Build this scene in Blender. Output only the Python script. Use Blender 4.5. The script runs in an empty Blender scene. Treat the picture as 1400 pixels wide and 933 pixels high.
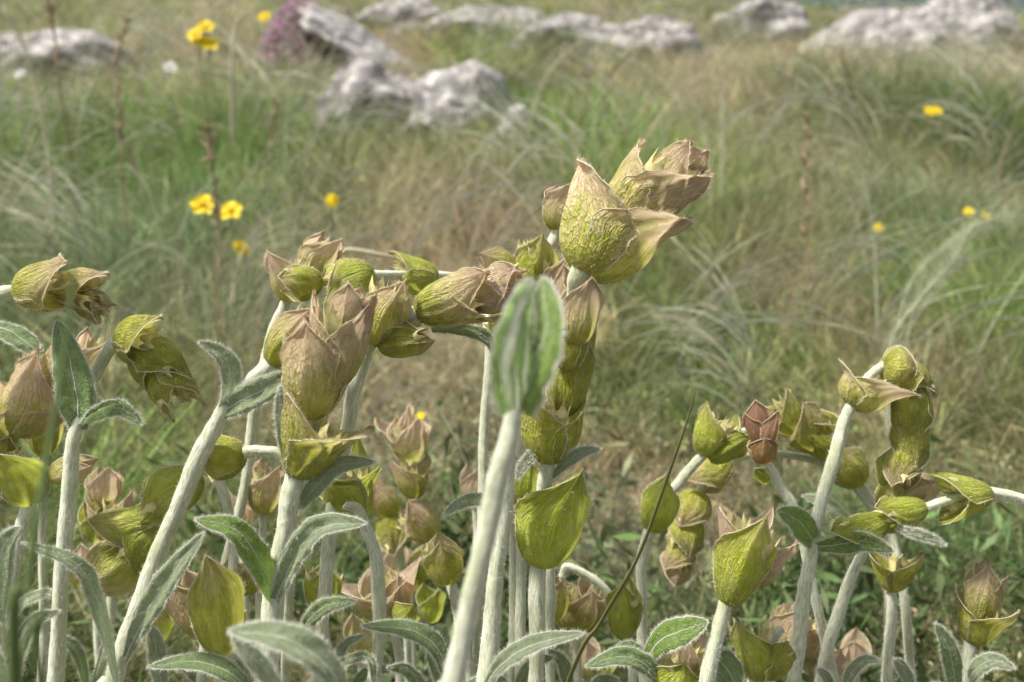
import bpy, math, random
import numpy as np
from mathutils import Vector, noise as mnoise

random.seed(7)
rng = np.random.default_rng(11)
scene = bpy.context.scene
PI = math.pi

# ------------------------------------------------------------------ camera
CAMZ, PITCH, LENS = 0.45, 17.0, 31.18
cam_data = bpy.data.cameras.new('camera')
cam = bpy.data.objects.new('camera', cam_data)
scene.collection.objects.link(cam)
cam.location = (0, 0, CAMZ)
cam.rotation_euler = (math.radians(90 - PITCH), 0, 0)
cam_data.lens = LENS
cam_data.sensor_width = 36
cam_data.clip_start = 0.01
cam_data.clip_end = 3000
cam_data.dof.use_dof = True
cam_data.dof.focus_distance = 0.305
cam_data.dof.aperture_fstop = 10.5
scene.camera = cam

# ------------------------------------------------------------------ light
SUN_EL, SUN_AZ = 62.0, 276.0      # compass azimuth clockwise from +Y: from the left
world = bpy.data.worlds.new('World')
scene.world = world
world.use_nodes = True
wn, wl = world.node_tree.nodes, world.node_tree.links
wn.clear()
sky = wn.new('ShaderNodeTexSky')
sky.sky_type = 'NISHITA'
sky.sun_disc = False
sky.sun_elevation = math.radians(SUN_EL)
sky.sun_rotation = math.radians(SUN_AZ)
sky.air_density = 1.0
sky.dust_density = 4.0
bg = wn.new('ShaderNodeBackground')
bg.inputs['Strength'].default_value = 0.11
hs = wn.new('ShaderNodeHueSaturation')
hs.inputs['Saturation'].default_value = 0.35
wo = wn.new('ShaderNodeOutputWorld')
wl.new(sky.outputs[0], hs.inputs['Color'])
wl.new(hs.outputs[0], bg.inputs['Color'])
wl.new(bg.outputs[0], wo.inputs['Surface'])
sd = bpy.data.lights.new('sun', 'SUN')
sd.energy = 4.6
sd.angle = math.radians(6)
sd.color = (1.0, 0.95, 0.88)
sun = bpy.data.objects.new('sun', sd)
scene.collection.objects.link(sun)
a, e = math.radians(SUN_AZ), math.radians(SUN_EL)
sdir = Vector((math.sin(a) * math.cos(e), math.cos(a) * math.cos(e), math.sin(e)))
sun.rotation_euler = sdir.to_track_quat('Z', 'Y').to_euler()
scene.view_settings.view_transform = 'Standard'
scene.view_settings.look = 'None'
scene.view_settings.exposure = 0.76
scene.view_settings.gamma = 1.0

# ------------------------------------------------------------------ helpers
F = 1400 * LENS / 36
cp, sp_ = math.cos(math.radians(PITCH)), math.sin(math.radians(PITCH))
FWD = np.array([0, cp, -sp_]); UP = np.array([0, sp_, cp]); RT = np.array([1.0, 0, 0])
CAM = np.array([0, 0, CAMZ])


def P(px, py, d):
    """world point seen at photo position (px, py) at depth d metres"""
    return CAM + d * (FWD + RT * (px - 700) / F - UP * (py - 466.5) / F)


def gz(x, y):
    x = np.asarray(x, float); y = np.asarray(y, float)
    yy = np.clip(y, -30, 5.6)
    z = 0.157 * yy - 0.011 * np.clip(x, -6, 6) * np.clip(yy, 0, 6)
    z = z + 0.018 * np.sin(2.1 * x + 1.3 * y) * np.sin(1.7 * y - 0.9 * x + .6) + 0.008 * np.sin(7 * x + 1) * np.cos(6.1 * y)
    o = np.maximum(y - 5.6, 0)
    z = z - np.where(o < 60, 0.05 * o + 0.004 * o * o, 17.4 + 0.02 * (o - 60))
    return z


def G(px, py):
    d = 0.3
    while d < 60:
        p = P(px, py, d)
        if p[2] < gz(p[0], p[1]):
            break
        d *= 1.01
    return p, d


def catmull(pts, n=8):
    pts = np.asarray(pts, float)
    if len(pts) < 3:
        t = np.linspace(0, 1, n * 2 + 1)[:, None]
        return pts[0] * (1 - t) + pts[-1] * t
    p = np.vstack([2 * pts[0] - pts[1], pts, 2 * pts[-1] - pts[-2]])
    out = []
    for i in range(1, len(p) - 2):
        for k in range(n):
            t = k / n
            a_, b_, c_, d_ = p[i - 1], p[i], p[i + 1], p[i + 2]
            out.append(.5 * ((2 * b_) + (-a_ + c_) * t + (2 * a_ - 5 * b_ + 4 * c_ - d_) * t * t + (-a_ + 3 * b_ - 3 * c_ + d_) * t ** 3))
    out.append(p[-2])
    return np.array(out)


def nrm(v):
    v = np.asarray(v, float)
    return v / (np.linalg.norm(v, axis=-1, keepdims=True) + 1e-12)


class MB:
    """collects vertices and faces of one mesh object"""
    def __init__(self):
        self.v = []; self.n = 0; self.f = []; self.m = []; self.uv = []; self.tone = []

    def add(self, verts, faces, mat=0, uv=None, tone=0.5):
        verts = np.asarray(verts, float).reshape(-1, 3)
        b = self.n
        self.v.append(verts); self.n += len(verts)
        for f in faces:
            self.f.append([int(i) + b for i in f])
        self.m += [mat] * len(faces)
        self.uv.append(np.zeros((len(verts), 2)) if uv is None else np.asarray(uv, float).reshape(-1, 2))
        self.tone.append(np.full(len(verts), tone) if np.isscalar(tone) else np.asarray(tone, float))

    def build(self, name, mats, parent=None, origin=None, smooth=True, col=None):
        v = np.vstack(self.v)
        if origin is not None:
            v = v - np.asarray(origin)
        me = bpy.data.meshes.new(name)
        nv = len(v)
        cnt = np.array([len(f) for f in self.f], dtype=np.int32)
        flat = np.concatenate([np.asarray(f, dtype=np.int32) for f in self.f]) if len(self.f) else np.zeros(0, np.int32)
        me.vertices.add(nv); me.vertices.foreach_set('co', v.ravel())
        me.loops.add(len(flat)); me.loops.foreach_set('vertex_index', flat)
        me.polygons.add(len(cnt))
        me.polygons.foreach_set('loop_start', np.concatenate([[0], np.cumsum(cnt)[:-1]]).astype(np.int32))
        me.polygons.foreach_set('loop_total', cnt)
        me.update(calc_edges=True)
        me.polygons.foreach_set('material_index', np.array(self.m, dtype=np.int32))
        me.polygons.foreach_set('use_smooth', np.full(len(cnt), smooth))
        uv = np.vstack(self.uv)
        ul = me.uv_layers.new(name='UVMap')
        ul.data.foreach_set('uv', uv[flat].ravel())
        at = me.attributes.new('tone', 'FLOAT', 'POINT')
        at.data.foreach_set('value', np.concatenate(self.tone))
        for m in (mats if isinstance(mats, (list, tuple)) else [mats]):
            me.materials.append(m)
        me.validate()
        o = bpy.data.objects.new(name, me)
        scene.collection.objects.link(o)
        if parent is not None:
            o.parent = parent
        return o


def tag(o, label=None, cat=None, group=None, kind=None):
    if label: o['label'] = label
    if cat: o['category'] = cat
    if group: o['group'] = group
    if kind: o['kind'] = kind
    return o


def empty(name, loc, label, cat, group=None):
    o = bpy.data.objects.new(name, None)
    o.empty_display_size = 0.01
    o.location = loc
    scene.collection.objects.link(o)
    return tag(o, label, cat, group)


def tube_data(path, rad, sides=10, cap=True):
    path = np.asarray(path, float); n = len(path)
    rad = np.broadcast_to(np.asarray(rad, float), (n,))
    T = nrm(np.gradient(path, axis=0))
    ref = np.array([0.31, -0.95, 0.05])
    X = np.cross(T, ref); bad = np.linalg.norm(X, axis=1) < .2
    X[bad] = np.cross(T[bad], [1, 0, 0]); X = nrm(X)
    for i in range(1, n):
        x = X[i - 1] - T[i] * np.dot(X[i - 1], T[i]); X[i] = x / np.linalg.norm(x)
    Y = np.cross(T, X)
    th = np.linspace(0, 2 * PI, sides, endpoint=False)
    V = path[:, None] + rad[:, None, None] * (np.cos(th)[None, :, None] * X[:, None] + np.sin(th)[None, :, None] * Y[:, None])
    L = np.concatenate([[0], np.cumsum(np.linalg.norm(np.diff(path, axis=0), axis=1))])
    uv = np.stack(np.broadcast_arrays(th[None] / (2 * PI), L[:, None] * 100), -1)
    fs = []
    for i in range(n - 1):
        for j in range(sides):
            k = (j + 1) % sides
            fs.append((i * sides + j, i * sides + k, (i + 1) * sides + k, (i + 1) * sides + j))
    V = V.reshape(-1, 3); uv = uv.reshape(-1, 2)
    if cap:
        fs.append(tuple(range(sides))[::-1]); fs.append(tuple(range((n - 1) * sides, n * sides)))
    return V, fs, uv, (T, X, Y)


def hairs(pos, direc, length, width):
    """one thin triangle per hair"""
    n = len(pos)
    side = nrm(np.cross(direc, rng.normal(size=(n, 3))))
    w = np.broadcast_to(width, (n,))[:, None]; l = np.broadcast_to(length, (n,))[:, None]
    V = np.stack([pos - side * w, pos + side * w, pos + direc * l], 1).reshape(-1, 3)
    return V, np.arange(3 * n).reshape(-1, 3)


# ------------------------------------------------------------------ materials
def newmat(name):
    m = bpy.data.materials.new(name); m.use_nodes = True
    nt = m.node_tree; nt.nodes.clear()
    return m, nt.nodes, nt.links


def N(ns, t, **kw):
    n = ns.new(t)
    for k, v in kw.items():
        if k.startswith('i_'):
            n.inputs[k[2:].replace('_', ' ')].default_value = v
        else:
            setattr(n, k, v)
    return n


def math_(ns, ls, op, a_, b_=None, clamp=False):
    n = ns.new('ShaderNodeMath'); n.operation = op; n.use_clamp = clamp
    for i, x in enumerate((a_, b_)):
        if x is None: continue
        if isinstance(x, (int, float)): n.inputs[i].default_value = x
        else: ls.new(x, n.inputs[i])
    return n.outputs[0]


def maprange(ns, ls, v, a0, a1, b0=0.0, b1=1.0, smooth=True):
    n = ns.new('ShaderNodeMapRange'); n.interpolation_type = 'SMOOTHSTEP' if smooth else 'LINEAR'
    ls.new(v, n.inputs['Value'])
    n.inputs['From Min'].default_value = a0; n.inputs['From Max'].default_value = a1
    n.inputs['To Min'].default_value = b0; n.inputs['To Max'].default_value = b1
    return n.outputs[0]


def mixc(ns, ls, fac, c1, c2):
    n = ns.new('ShaderNodeMix'); n.data_type = 'RGBA'
    if isinstance(fac, (int, float)): n.inputs[0].default_value = fac
    else: ls.new(fac, n.inputs[0])
    for i, c in ((6, c1), (7, c2)):
        if isinstance(c, tuple): n.inputs[i].default_value = (*c, 1) if len(c) == 3 else c
        else: ls.new(c, n.inputs[i])
    return n.outputs[2]


def finish(m, ns, ls, col, bump=None, bstr=0.3, bdist=0.0005, transl=0.25, rough=0.6, sheen=0.3, spec=0.3, tcol=None):
    pb = ns.new('ShaderNodeBsdfPrincipled')
    pb.inputs['Roughness'].default_value = rough
    pb.inputs['Sheen Weight'].default_value = sheen
    pb.inputs['Sheen Roughness'].default_value = 0.45
    pb.inputs['Specular IOR Level'].default_value = spec
    if isinstance(col, tuple): pb.inputs['Base Color'].default_value = (*col, 1)
    else: ls.new(col, pb.inputs['Base Color'])
    out = ns.new('ShaderNodeOutputMaterial')
    nm = None
    if bump is not None:
        b = ns.new('ShaderNodeBump'); b.inputs['Strength'].default_value = bstr; b.inputs['Distance'].default_value = bdist
        ls.new(bump, b.inputs['Height']); nm = b.outputs[0]
        ls.new(nm, pb.inputs['Normal'])
    if transl > 0:
        tr = ns.new('ShaderNodeBsdfTranslucent'); mx = ns.new('ShaderNodeMixShader')
        mx.inputs[0].default_value = transl
        c = tcol if tcol is not None else col
        if isinstance(c, tuple): tr.inputs['Color'].default_value = (*c, 1)
        else: ls.new(c, tr.inputs['Color'])
        ls.new(pb.outputs[0], mx.inputs[1]); ls.new(tr.outputs[0], mx.inputs[2])
        ls.new(mx.outputs[0], out.inputs['Surface'])
    else:
        ls.new(pb.outputs[0], out.inputs['Surface'])
    return m


def uvnoise(ns, ls, sx, sy, scale=1.0, detail=3, rough=.6, seedattr=True):
    uvn = ns.new('ShaderNodeUVMap')
    mp = ns.new('ShaderNodeMapping'); mp.inputs['Scale'].default_value = (sx, sy, 1)
    oi = ns.new('ShaderNodeObjectInfo')
    ls.new(uvn.outputs[0], mp.inputs['Vector'])
    cx = ns.new('ShaderNodeCombineXYZ')
    ls.new(math_(ns, ls, 'MULTIPLY', oi.outputs['Random'], 37.0), cx.inputs[2])
    ls.new(cx.outputs[0], mp.inputs['Location'])
    nz = ns.new('ShaderNodeTexNoise'); nz.inputs['Scale'].default_value = scale
    nz.inputs['Detail'].default_value = detail; nz.inputs['Roughness'].default_value = rough
    ls.new(mp.outputs[0], nz.inputs['Vector'])
    return nz.outputs['Fac'], mp


def mat_bract(name, green, brown, bright, red=False):
    m, ns, ls = newmat(name)
    uvn = ns.new('ShaderNodeUVMap'); sx = ns.new('ShaderNodeSeparateXYZ'); ls.new(uvn.outputs[0], sx.inputs[0])
    U, V = sx.outputs[0], sx.outputs[1]
    att = ns.new('ShaderNodeAttribute'); att.attribute_name = 'tone'
    n1, _ = uvnoise(ns, ls, 3, 3, 1.6, 4)
    n2, _ = uvnoise(ns, ls, 34, 2.2, 1.0, 3)          # long veins
    n3, mp3 = uvnoise(ns, ls, 24, 9, 1.0, 2)
    vo = ns.new('ShaderNodeTexVoronoi'); vo.feature = 'DISTANCE_TO_EDGE'; vo.inputs['Scale'].default_value = 1.0
    wx = ns.new('ShaderNodeVectorMath'); wx.operation = 'ADD'
    wn_ = ns.new('ShaderNodeTexNoise'); wn_.inputs['Scale'].default_value = 1.5; ls.new(mp3.outputs[0], wn_.inputs['Vector'])
    ls.new(mp3.outputs[0], wx.inputs[0]); ls.new(wn_.outputs['Color'], wx.inputs[1]); ls.new(wx.outputs[0], vo.inputs['Vector'])
    vein = maprange(ns, ls, vo.outputs[0], 0.0, 0.16, 1.0, 0.0)
    # brown towards the tip, more of it with tone
    f = math_(ns, ls, 'ADD', V, math_(ns, ls, 'MULTIPLY', math_(ns, ls, 'SUBTRACT', n1, 0.5), 1.1))
    f = math_(ns, ls, 'ADD', f, math_(ns, ls, 'MULTIPLY', att.outputs['Fac'], 1.1))
    f = math_(ns, ls, 'ADD', f, math_(ns, ls, 'MULTIPLY', math_(ns, ls, 'SUBTRACT', n2, 0.5), 0.7))
    br = maprange(ns, ls, f, 0.70, 1.55)
    g = mixc(ns, ls, maprange(ns, ls, n1, .35, .7), green, bright)
    n5, _ = uvnoise(ns, ls, 9, 4, 1.0, 4, .7)
    bw = mixc(ns, ls, maprange(ns, ls, n5, .38, .62), brown, tuple(x * y for x, y in zip(brown, (1.0, .86, .95))))
    bw = mixc(ns, ls, maprange(ns, ls, n1, .5, .75), bw, tuple(x * y for x, y in zip(brown, (.72, .80, .55))))
    c = mixc(ns, ls, br, g, bw)
    c = mixc(ns, ls, math_(ns, ls, 'MULTIPLY', maprange(ns, ls, n2,   .50, .34), .12), c, (0.13, 0.11, 0.03))
    c = mixc(ns, ls, math_(ns, ls, 'MULTIPLY', vein, 0.30), c, (0.80, 0.70, 0.42))
    lv = maprange(ns, ls, n2, .52, .68)
    c = mixc(ns, ls, math_(ns, ls, 'MULTIPLY', lv, 0.30), c, (0.66, 0.58, 0.36))
    # weathered brown flecks
    n6, _ = uvnoise(ns, ls, 11, 9, 1.0, 5, .75)
    c = mixc(ns, ls, math_(ns, ls, 'MULTIPLY', maprange(ns, ls, n6, .62, .72), .55), c, (0.22, 0.12, 0.05))
    # pale felted margin
    eu = math_(ns, ls, 'ABSOLUTE', math_(ns, ls, 'SUBTRACT', math_(ns, ls, 'MULTIPLY', U, 2.0), 1.0))
    rim = maprange(ns, ls, eu, 0.90, 1.0)
    c = mixc(ns, ls, math_(ns, ls, 'MULTIPLY', rim, 0.45), c, (0.60, 0.55, 0.40))
    h = math_(ns, ls, 'ADD', math_(ns, ls, 'MULTIPLY', vein, 0.55), math_(ns, ls, 'MULTIPLY', n2, 2.2))
    h = math_(ns, ls, 'ADD', h, math_(ns, ls, 'MULTIPLY', n3, .5))
    return finish(m, ns, ls, c, h, 1.0, 0.0009, transl=0.45, rough=0.55, sheen=0.06, spec=0.25)


def mat_leaf(name, green, pale, wool):
    m, ns, ls = newmat(name)
    uvn = ns.new('ShaderNodeUVMap'); sx = ns.new('ShaderNodeSeparateXYZ'); ls.new(uvn.outputs[0], sx.inputs[0])
    U, V = sx.outputs[0], sx.outputs[1]
    eu = math_(ns, ls, 'ABSOLUTE', math_(ns, ls, 'SUBTRACT', math_(ns, ls, 'MULTIPLY', U, 2.0), 1.0))
    n1, _ = uvnoise(ns, ls, 6, 18, 1.0, 3)
    n2, mp = uvnoise(ns, ls, 22, 60, 1.0, 3)
    # net of veins
    _, mpv = uvnoise(ns, ls, 16, 44, 1.0, 2)
    wn_ = ns.new('ShaderNodeTexNoise'); wn_.inputs['Scale'].default_value = 1.3; ls.new(mpv.outputs[0], wn_.inputs['Vector'])
    wx = ns.new('ShaderNodeVectorMath'); wx.operation = 'ADD'
    ls.new(mpv.outputs[0], wx.inputs[0]); ls.new(wn_.outputs['Color'], wx.inputs[1])
    vo = ns.new('ShaderNodeTexVoronoi'); vo.feature = 'DISTANCE_TO_EDGE'; ls.new(wx.outputs[0], vo.inputs['Vector']); vo.inputs['Scale'].default_value = 1
    vein = maprange(ns, ls, vo.outputs[0], 0.0, 0.22, 1.0, 0.0)
    mid = maprange(ns, ls, eu, 0.0, 0.10, 1.0, 0.0)
    # fine wool fibres
    n4, _ = uvnoise(ns, ls, 60, 40, 1.0, 2)
    fib = maprange(ns, ls, n4, .50, .66)
    c = mixc(ns, ls, maprange(ns, ls, n1, .3, .7), green, tuple(x * 1.5 for x in green))
    c = mixc(ns, ls, math_(ns, ls, 'MULTIPLY', vein, 0.12 + .3 * wool), c, pale)
    c = mixc(ns, ls, math_(ns, ls, 'MULTIPLY', fib, 0.25 + .55 * wool), c, pale)
    c = mixc(ns, ls, math_(ns, ls, 'MULTIPLY', mid, 0.35), c, pale)
    c = mixc(ns, ls, math_(ns, ls, 'MULTIPLY', maprange(ns, ls, eu, .86, 1.0), 0.8), c, pale)
    h = math_(ns, ls, 'ADD', math_(ns, ls, 'MULTIPLY', vein, -1.0), math_(ns, ls, 'MULTIPLY', n2, .9))
    h = math_(ns, ls, 'ADD', h, math_(ns, ls, 'MULTIPLY', fib, .5))
    return finish(m, ns, ls, c, h, 1.0, 0.0011, transl=0.28, rough=0.7, sheen=0.15, spec=0.2)


def mat_stripe(name, green, pale):
    m, ns, ls = newmat(name)
    n1, _ = uvnoise(ns, ls, 11, 1.2, 1.0, 2)
    n4, _ = uvnoise(ns, ls, 60, 40, 1.0, 2)
    c = mixc(ns, ls, maprange(ns, ls, n1, .50, .60), green, pale)
    c = mixc(ns, ls, math_(ns, ls, 'MULTIPLY', maprange(ns, ls, n4, .5, .66), .35), c, pale)
    return finish(m, ns, ls, c, n1, 0.6, 0.0008, transl=0.25, rough=0.7, sheen=0.35, spec=0.2)


def mat_stem(name, c1, c2, c3):
    m, ns, ls = newmat(name)
    n1, _ = uvnoise(ns, ls, 10, 1.2, 1.0, 4)
    n2, _ = uvnoise(ns, ls, 40, 3.2, 1.0, 4, .7)
    n3, _ = uvnoise(ns, ls, 1.5, .45, 1.0, 2)
    c = mixc(ns, ls, maprange(ns, ls, n2, .42, .62), c1, c2)
    c = mixc(ns, ls, math_(ns, ls, 'MULTIPLY', maprange(ns, ls, n1, .5, .75), .55), c, c3)
    c = mixc(ns, ls, math_(ns, ls, 'MULTIPLY', maprange(ns, ls, n3, .45, .65), .55), c, (0.33, 0.36, 0.19))
    h = math_(ns, ls, 'ADD', math_(ns, ls, 'MULTIPLY', n2, 1.0), math_(ns, ls, 'MULTIPLY', n1, .7))
    return finish(m, ns, ls, c, h, 0.5, 0.0004, transl=0.0, rough=0.8, sheen=0.5, spec=0.15)


def mat_plain(name, col, transl=0.2, rough=.7, sheen=0.2, var=0.0, scale=40):
    m, ns, ls = newmat(name)
    tc = ns.new('ShaderNodeTexCoord')
    nz = ns.new('ShaderNodeTexNoise'); nz.inputs['Scale'].default_value = scale; nz.inputs['Detail'].default_value = 4
    ls.new(tc.outputs['Object'], nz.inputs['Vector'])
    c = mixc(ns, ls, maprange(ns, ls, nz.outputs['Fac'], .35, .65), tuple(x * (1 - var) for x in col), tuple(min(1, x * (1 + var)) for x in col))
    return finish(m, ns, ls, c, nz.outputs['Fac'], .2, .0005, transl=transl, rough=rough, sheen=sheen)


def mat_attr(name, transl=0.35, rough=.6):
    m, ns, ls = newmat(name)
    at = ns.new('ShaderNodeAttribute'); at.attribute_name = 'Col'
    tc = ns.new('ShaderNodeTexCoord')
    nz = ns.new('ShaderNodeTexNoise'); nz.inputs['Scale'].default_value = 60; ls.new(tc.outputs['Object'], nz.inputs['Vector'])
    h = ns.new('ShaderNodeHueSaturation'); ls.new(at.outputs['Color'], h.inputs['Color'])
    ls.new(maprange(ns, ls, nz.outputs['Fac'], .3, .7, .68, 1.22), h.inputs['Value'])
    return finish(m, ns, ls, h.outputs[0], None, transl=transl, rough=rough, sheen=0.0, spec=.25)


M = {
    'bract': mat_bract('bract', (0.38, 0.42, 0.025), (0.86, 0.69, 0.50), (0.62, 0.64, 0.07)),
    'fresh': mat_bract('bract_fresh', (0.42, 0.50, 0.025), (0.76, 0.68, 0.36), (0.62, 0.70, 0.09)),
    'red': mat_bract('bract_red', (0.50, 0.26, 0.06), (0.70, 0.40, 0.26), (0.62, 0.42, 0.12)),
    'leaf': mat_leaf('leaf_felted', (0.21, 0.35, 0.08), (0.72, 0.76, 0.58), 0.35),
    'wool': mat_leaf('leaf_woolly', (0.30, 0.41, 0.17), (0.84, 0.86, 0.74), 0.60),
    'stripe': mat_stripe('leaf_striped', (0.20, 0.33, 0.06), (0.74, 0.78, 0.60)),
    'lfresh': mat_leaf('leaf_fresh', (0.24, 0.40, 0.045), (0.45, 0.52, 0.28), 0.05),
    'stem': mat_stem('stem_wool', (0.60, 0.61, 0.49), (0.36, 0.39, 0.25), (0.18, 0.22, 0.07)),
    'stemg': mat_stem('stem_green', (0.55, 0.58, 0.42), (0.38, 0.42, 0.25), (0.27, 0.31, 0.13)),
    'hair': mat_plain('hair', (0.72, 0.72, 0.62), .35, .6, .2),
    'hairb': mat_plain('hair_warm', (0.74, 0.67, 0.46), .35, .6, .2),
    'calyx': mat_plain('calyx', (0.55, 0.50, 0.24), .3, .6, .2, .3, 300),
}


# ------------------------------------------------------------------ plant parts
def camframe(axis, pos):
    Z = nrm(axis); tocam = nrm(CAM - pos)
    X = tocam - Z * np.dot(tocam, Z)
    X = nrm(X) if np.linalg.norm(X) > .15 else nrm(np.cross(Z, [0, 0, 1.0]))
    return X, np.cross(Z, X), Z


def make_bract(root, org, base, axis, R, L, az, k=0.0, sk=0.0, tone=.5, W0=104, rs=.25, tipout=0.0, mat='bract', ac=.52, hair=1.0, lift=0.0, cone=.35):
    L = L * 1.06
    nu, nv = 33, 26
    W0 = W0 + rng.uniform(-6, 6); L = L * rng.uniform(.95, 1.05); sk = sk + rng.uniform(-5, 5)
    X, Y, Z = camframe(axis, base)
    u = np.linspace(-1, 1, nu)[None]; v = np.linspace(0, 1, nv)[:, None]
    h0 = .42; k = k + .10
    ph = np.clip(v / .50, 0, 1) * PI / 2
    s = np.clip((v - .50) / .50, 0, 1)
    sm = s * s * (3 - 2 * s)
    rho = (rs + (1 - rs) * ((1 - cone) * np.sin(ph) + cone * np.clip(v / .72, 0, 1) ** .8)) * (1 + k * sm) + tipout * s ** 3
    hz = np.where(v < .50, h0 * (1 - np.cos(ph)) * 1.0, h0 + (1 - h0) * (s ** 1.0))
    hz = hz * (1 - .6 * cone) + v * .6 * cone
    sa = np.clip((v - .50) / .50, 0, 1)
    W = math.radians(W0) * ((1 - ac) * (1 - sa ** 1.5) ** .9 + ac * (1 - sa) ** 1.7) + 0.012
    W = W * (0.75 + .25 * np.clip(v / .12, 0, 1))
    seed = rng.uniform(0, 100)
    W = W * (1 + np.clip(v * 2 - .4, 0, 1) * (.035 * np.sin(23 * v + seed) + .03 * np.sin(51 * v + 2 * seed) + .02 * rng.normal(size=(nv, 1))))
    th = math.radians(az) + math.radians(sk) * sa ** 1.5 + u * W
    # the middle of each margin dips so the cup edge is wavy
    hz = hz + 0 * u - .05 * np.abs(u) ** 3 * sa * 1.0
    ribs = (.016 * np.cos(u * PI * 7.0 + seed + 1.2 * np.sin(4 * v + seed)) + .005 * np.sin(u * 31 + 16 * v + seed) * np.sin(14 * v - 9 * u)) * np.sin(np.clip(v * 1.1, 0, 1) * PI) ** .5 + .008 * np.cos(u * PI * 6.0 + .4 * np.sin(5 * v + seed)) * np.sin(np.clip(v * 1.15, 0, 1) * PI) ** .6
    keel = .11 * np.exp(-(u / .16) ** 2) * np.clip(v * 2, 0, 1)
    wav = .045 * np.sin(3.1 * u + seed + 3 * v) * np.clip(v * 1.6, 0, 1) + .03 * np.sin(9 * v + 6 * u + seed * 2) * v
    edge = .10 * np.abs(u) ** 6 * np.clip(v * 1.8 - .3, 0, 1)
    rr = R * (rho + ribs + keel + wav + edge)
    Vt = base + Z * (L * (hz + lift))[..., None] + rr[..., None] * (np.cos(th)[..., None] * X + np.sin(th)[..., None] * Y)
    uv = np.stack([np.broadcast_to(u * .5 + .5, (nv, nu)), np.broadcast_to(v, (nv, nu))], -1)
    fs = [(i * nu + j, i * nu + j + 1, (i + 1) * nu + j + 1, (i + 1) * nu + j) for i in range(nv - 1) for j in range(nu - 1)]
    mb = MB()
    tn = (tone if tone < .5 else .5 + (tone - .5) * .6) + rng.uniform(-.08, .08)
    mb.add(Vt.reshape(-1, 3), fs, 0, uv, tn)
    # felted rim
    i0 = 4
    rim = np.vstack([Vt[i0:, 0], Vt[::-1, -1][:nv - i0]])
    rad = np.full(len(rim), max(.00014, R * .013)); rad[nv - i0 - 1] *= .5
    rv, rf, _, _ = tube_data(rim + 1e-7 * rng.normal(size=rim.shape), rad, 4, False)
    mb.add(rv, rf, 1)
    # hairs
    nr = int(170 * hair); idx = rng.uniform(0, len(rim) - 1.001, nr); i_ = idx.astype(int); fr = (idx - i_)[:, None]
    pos = rim[i_] * (1 - fr) + rim[i_ + 1] * fr
    cen = base + Z * L * .35
    d_ = nrm(nrm(pos - cen) * .8 + Z * .4 + rng.normal(size=(nr, 3)) * .45)
    hv, hf = hairs(pos, d_, rng.uniform(.5, 1.4, nr) * R * .14, R * .008); mb.add(hv, hf, 1)
    ns_ = int(420 * hair)
    ii = rng.integers(1, nv - 2, ns_); jj = rng.integers(0, nu - 1, ns_)
    du = (Vt[ii, np.minimum(jj + 1, nu - 1)] - Vt[ii, jj]); dv = Vt[ii + 1, jj] - Vt[ii, jj]
    nn = nrm(np.cross(du, dv)); out = np.sign(np.sum(nn * (Vt[ii, jj] - (base + Z * L * .4)), 1, keepdims=True)); nn = nn * out
    pos = Vt[ii, jj] + du * rng.uniform(0, 1, (ns_, 1)) + dv * rng.uniform(0, 1, (ns_, 1))
    d_ = nrm(nn * .8 + nrm(dv + 1e-9) * .5 + rng.normal(size=(ns_, 3)) * .3)
    hv, hf = hairs(pos, d_, rng.uniform(.4, 1.2, ns_) * R * .10, R * .006); mb.add(hv, hf, 1)
    return mb.build('bract', [M[mat], M['hairb']], root, org)


def make_calyx(root, org, base, axis, R, L, az):
    X, Y, Z = camframe(axis, base)
    d = nrm(Z + .30 * (math.cos(az) * X + math.sin(az) * Y))
    c = base + (math.cos(az) * X + math.sin(az) * Y) * R * .35
    A, B = nrm(np.cross(d, Z + .01 * X + .3 * Y)), None
    B = np.cross(d, A)
    n = 20; rings = []
    for q, (t, r) in enumerate(((0, .15), (.25, .30), (.6, .32), (.8, .36), (1.0, .42))):
        th = np.arange(n) / n * 2 * PI
        tt = t + (0.32 * (np.cos(th * 5) * .5 + .5) ** 2 if q == 4 else 0)
        rings.append(c + np.outer(tt * L * np.ones(n), d) + r * R * (np.outer(np.cos(th), A) + np.outer(np.sin(th), B)))
    V = np.vstack(rings); fs = [(q * n + j, q * n + (j + 1) % n, (q + 1) * n + (j + 1) % n, (q + 1) * n + j) for q in range(4) for j in range(n)]
    mb = MB(); mb.add(V, fs)
    idx = rng.integers(0, len(V), 80)
    hv, hf = hairs(V[idx], nrm(V[idx] - (c + d * L * .4) + rng.normal(size=(80, 3)) * .0005), R * .07, R * .005); mb.add(hv, hf, 1)
    return mb.build('calyx', [M['calyx'], M['hairb']], root, org)


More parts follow.
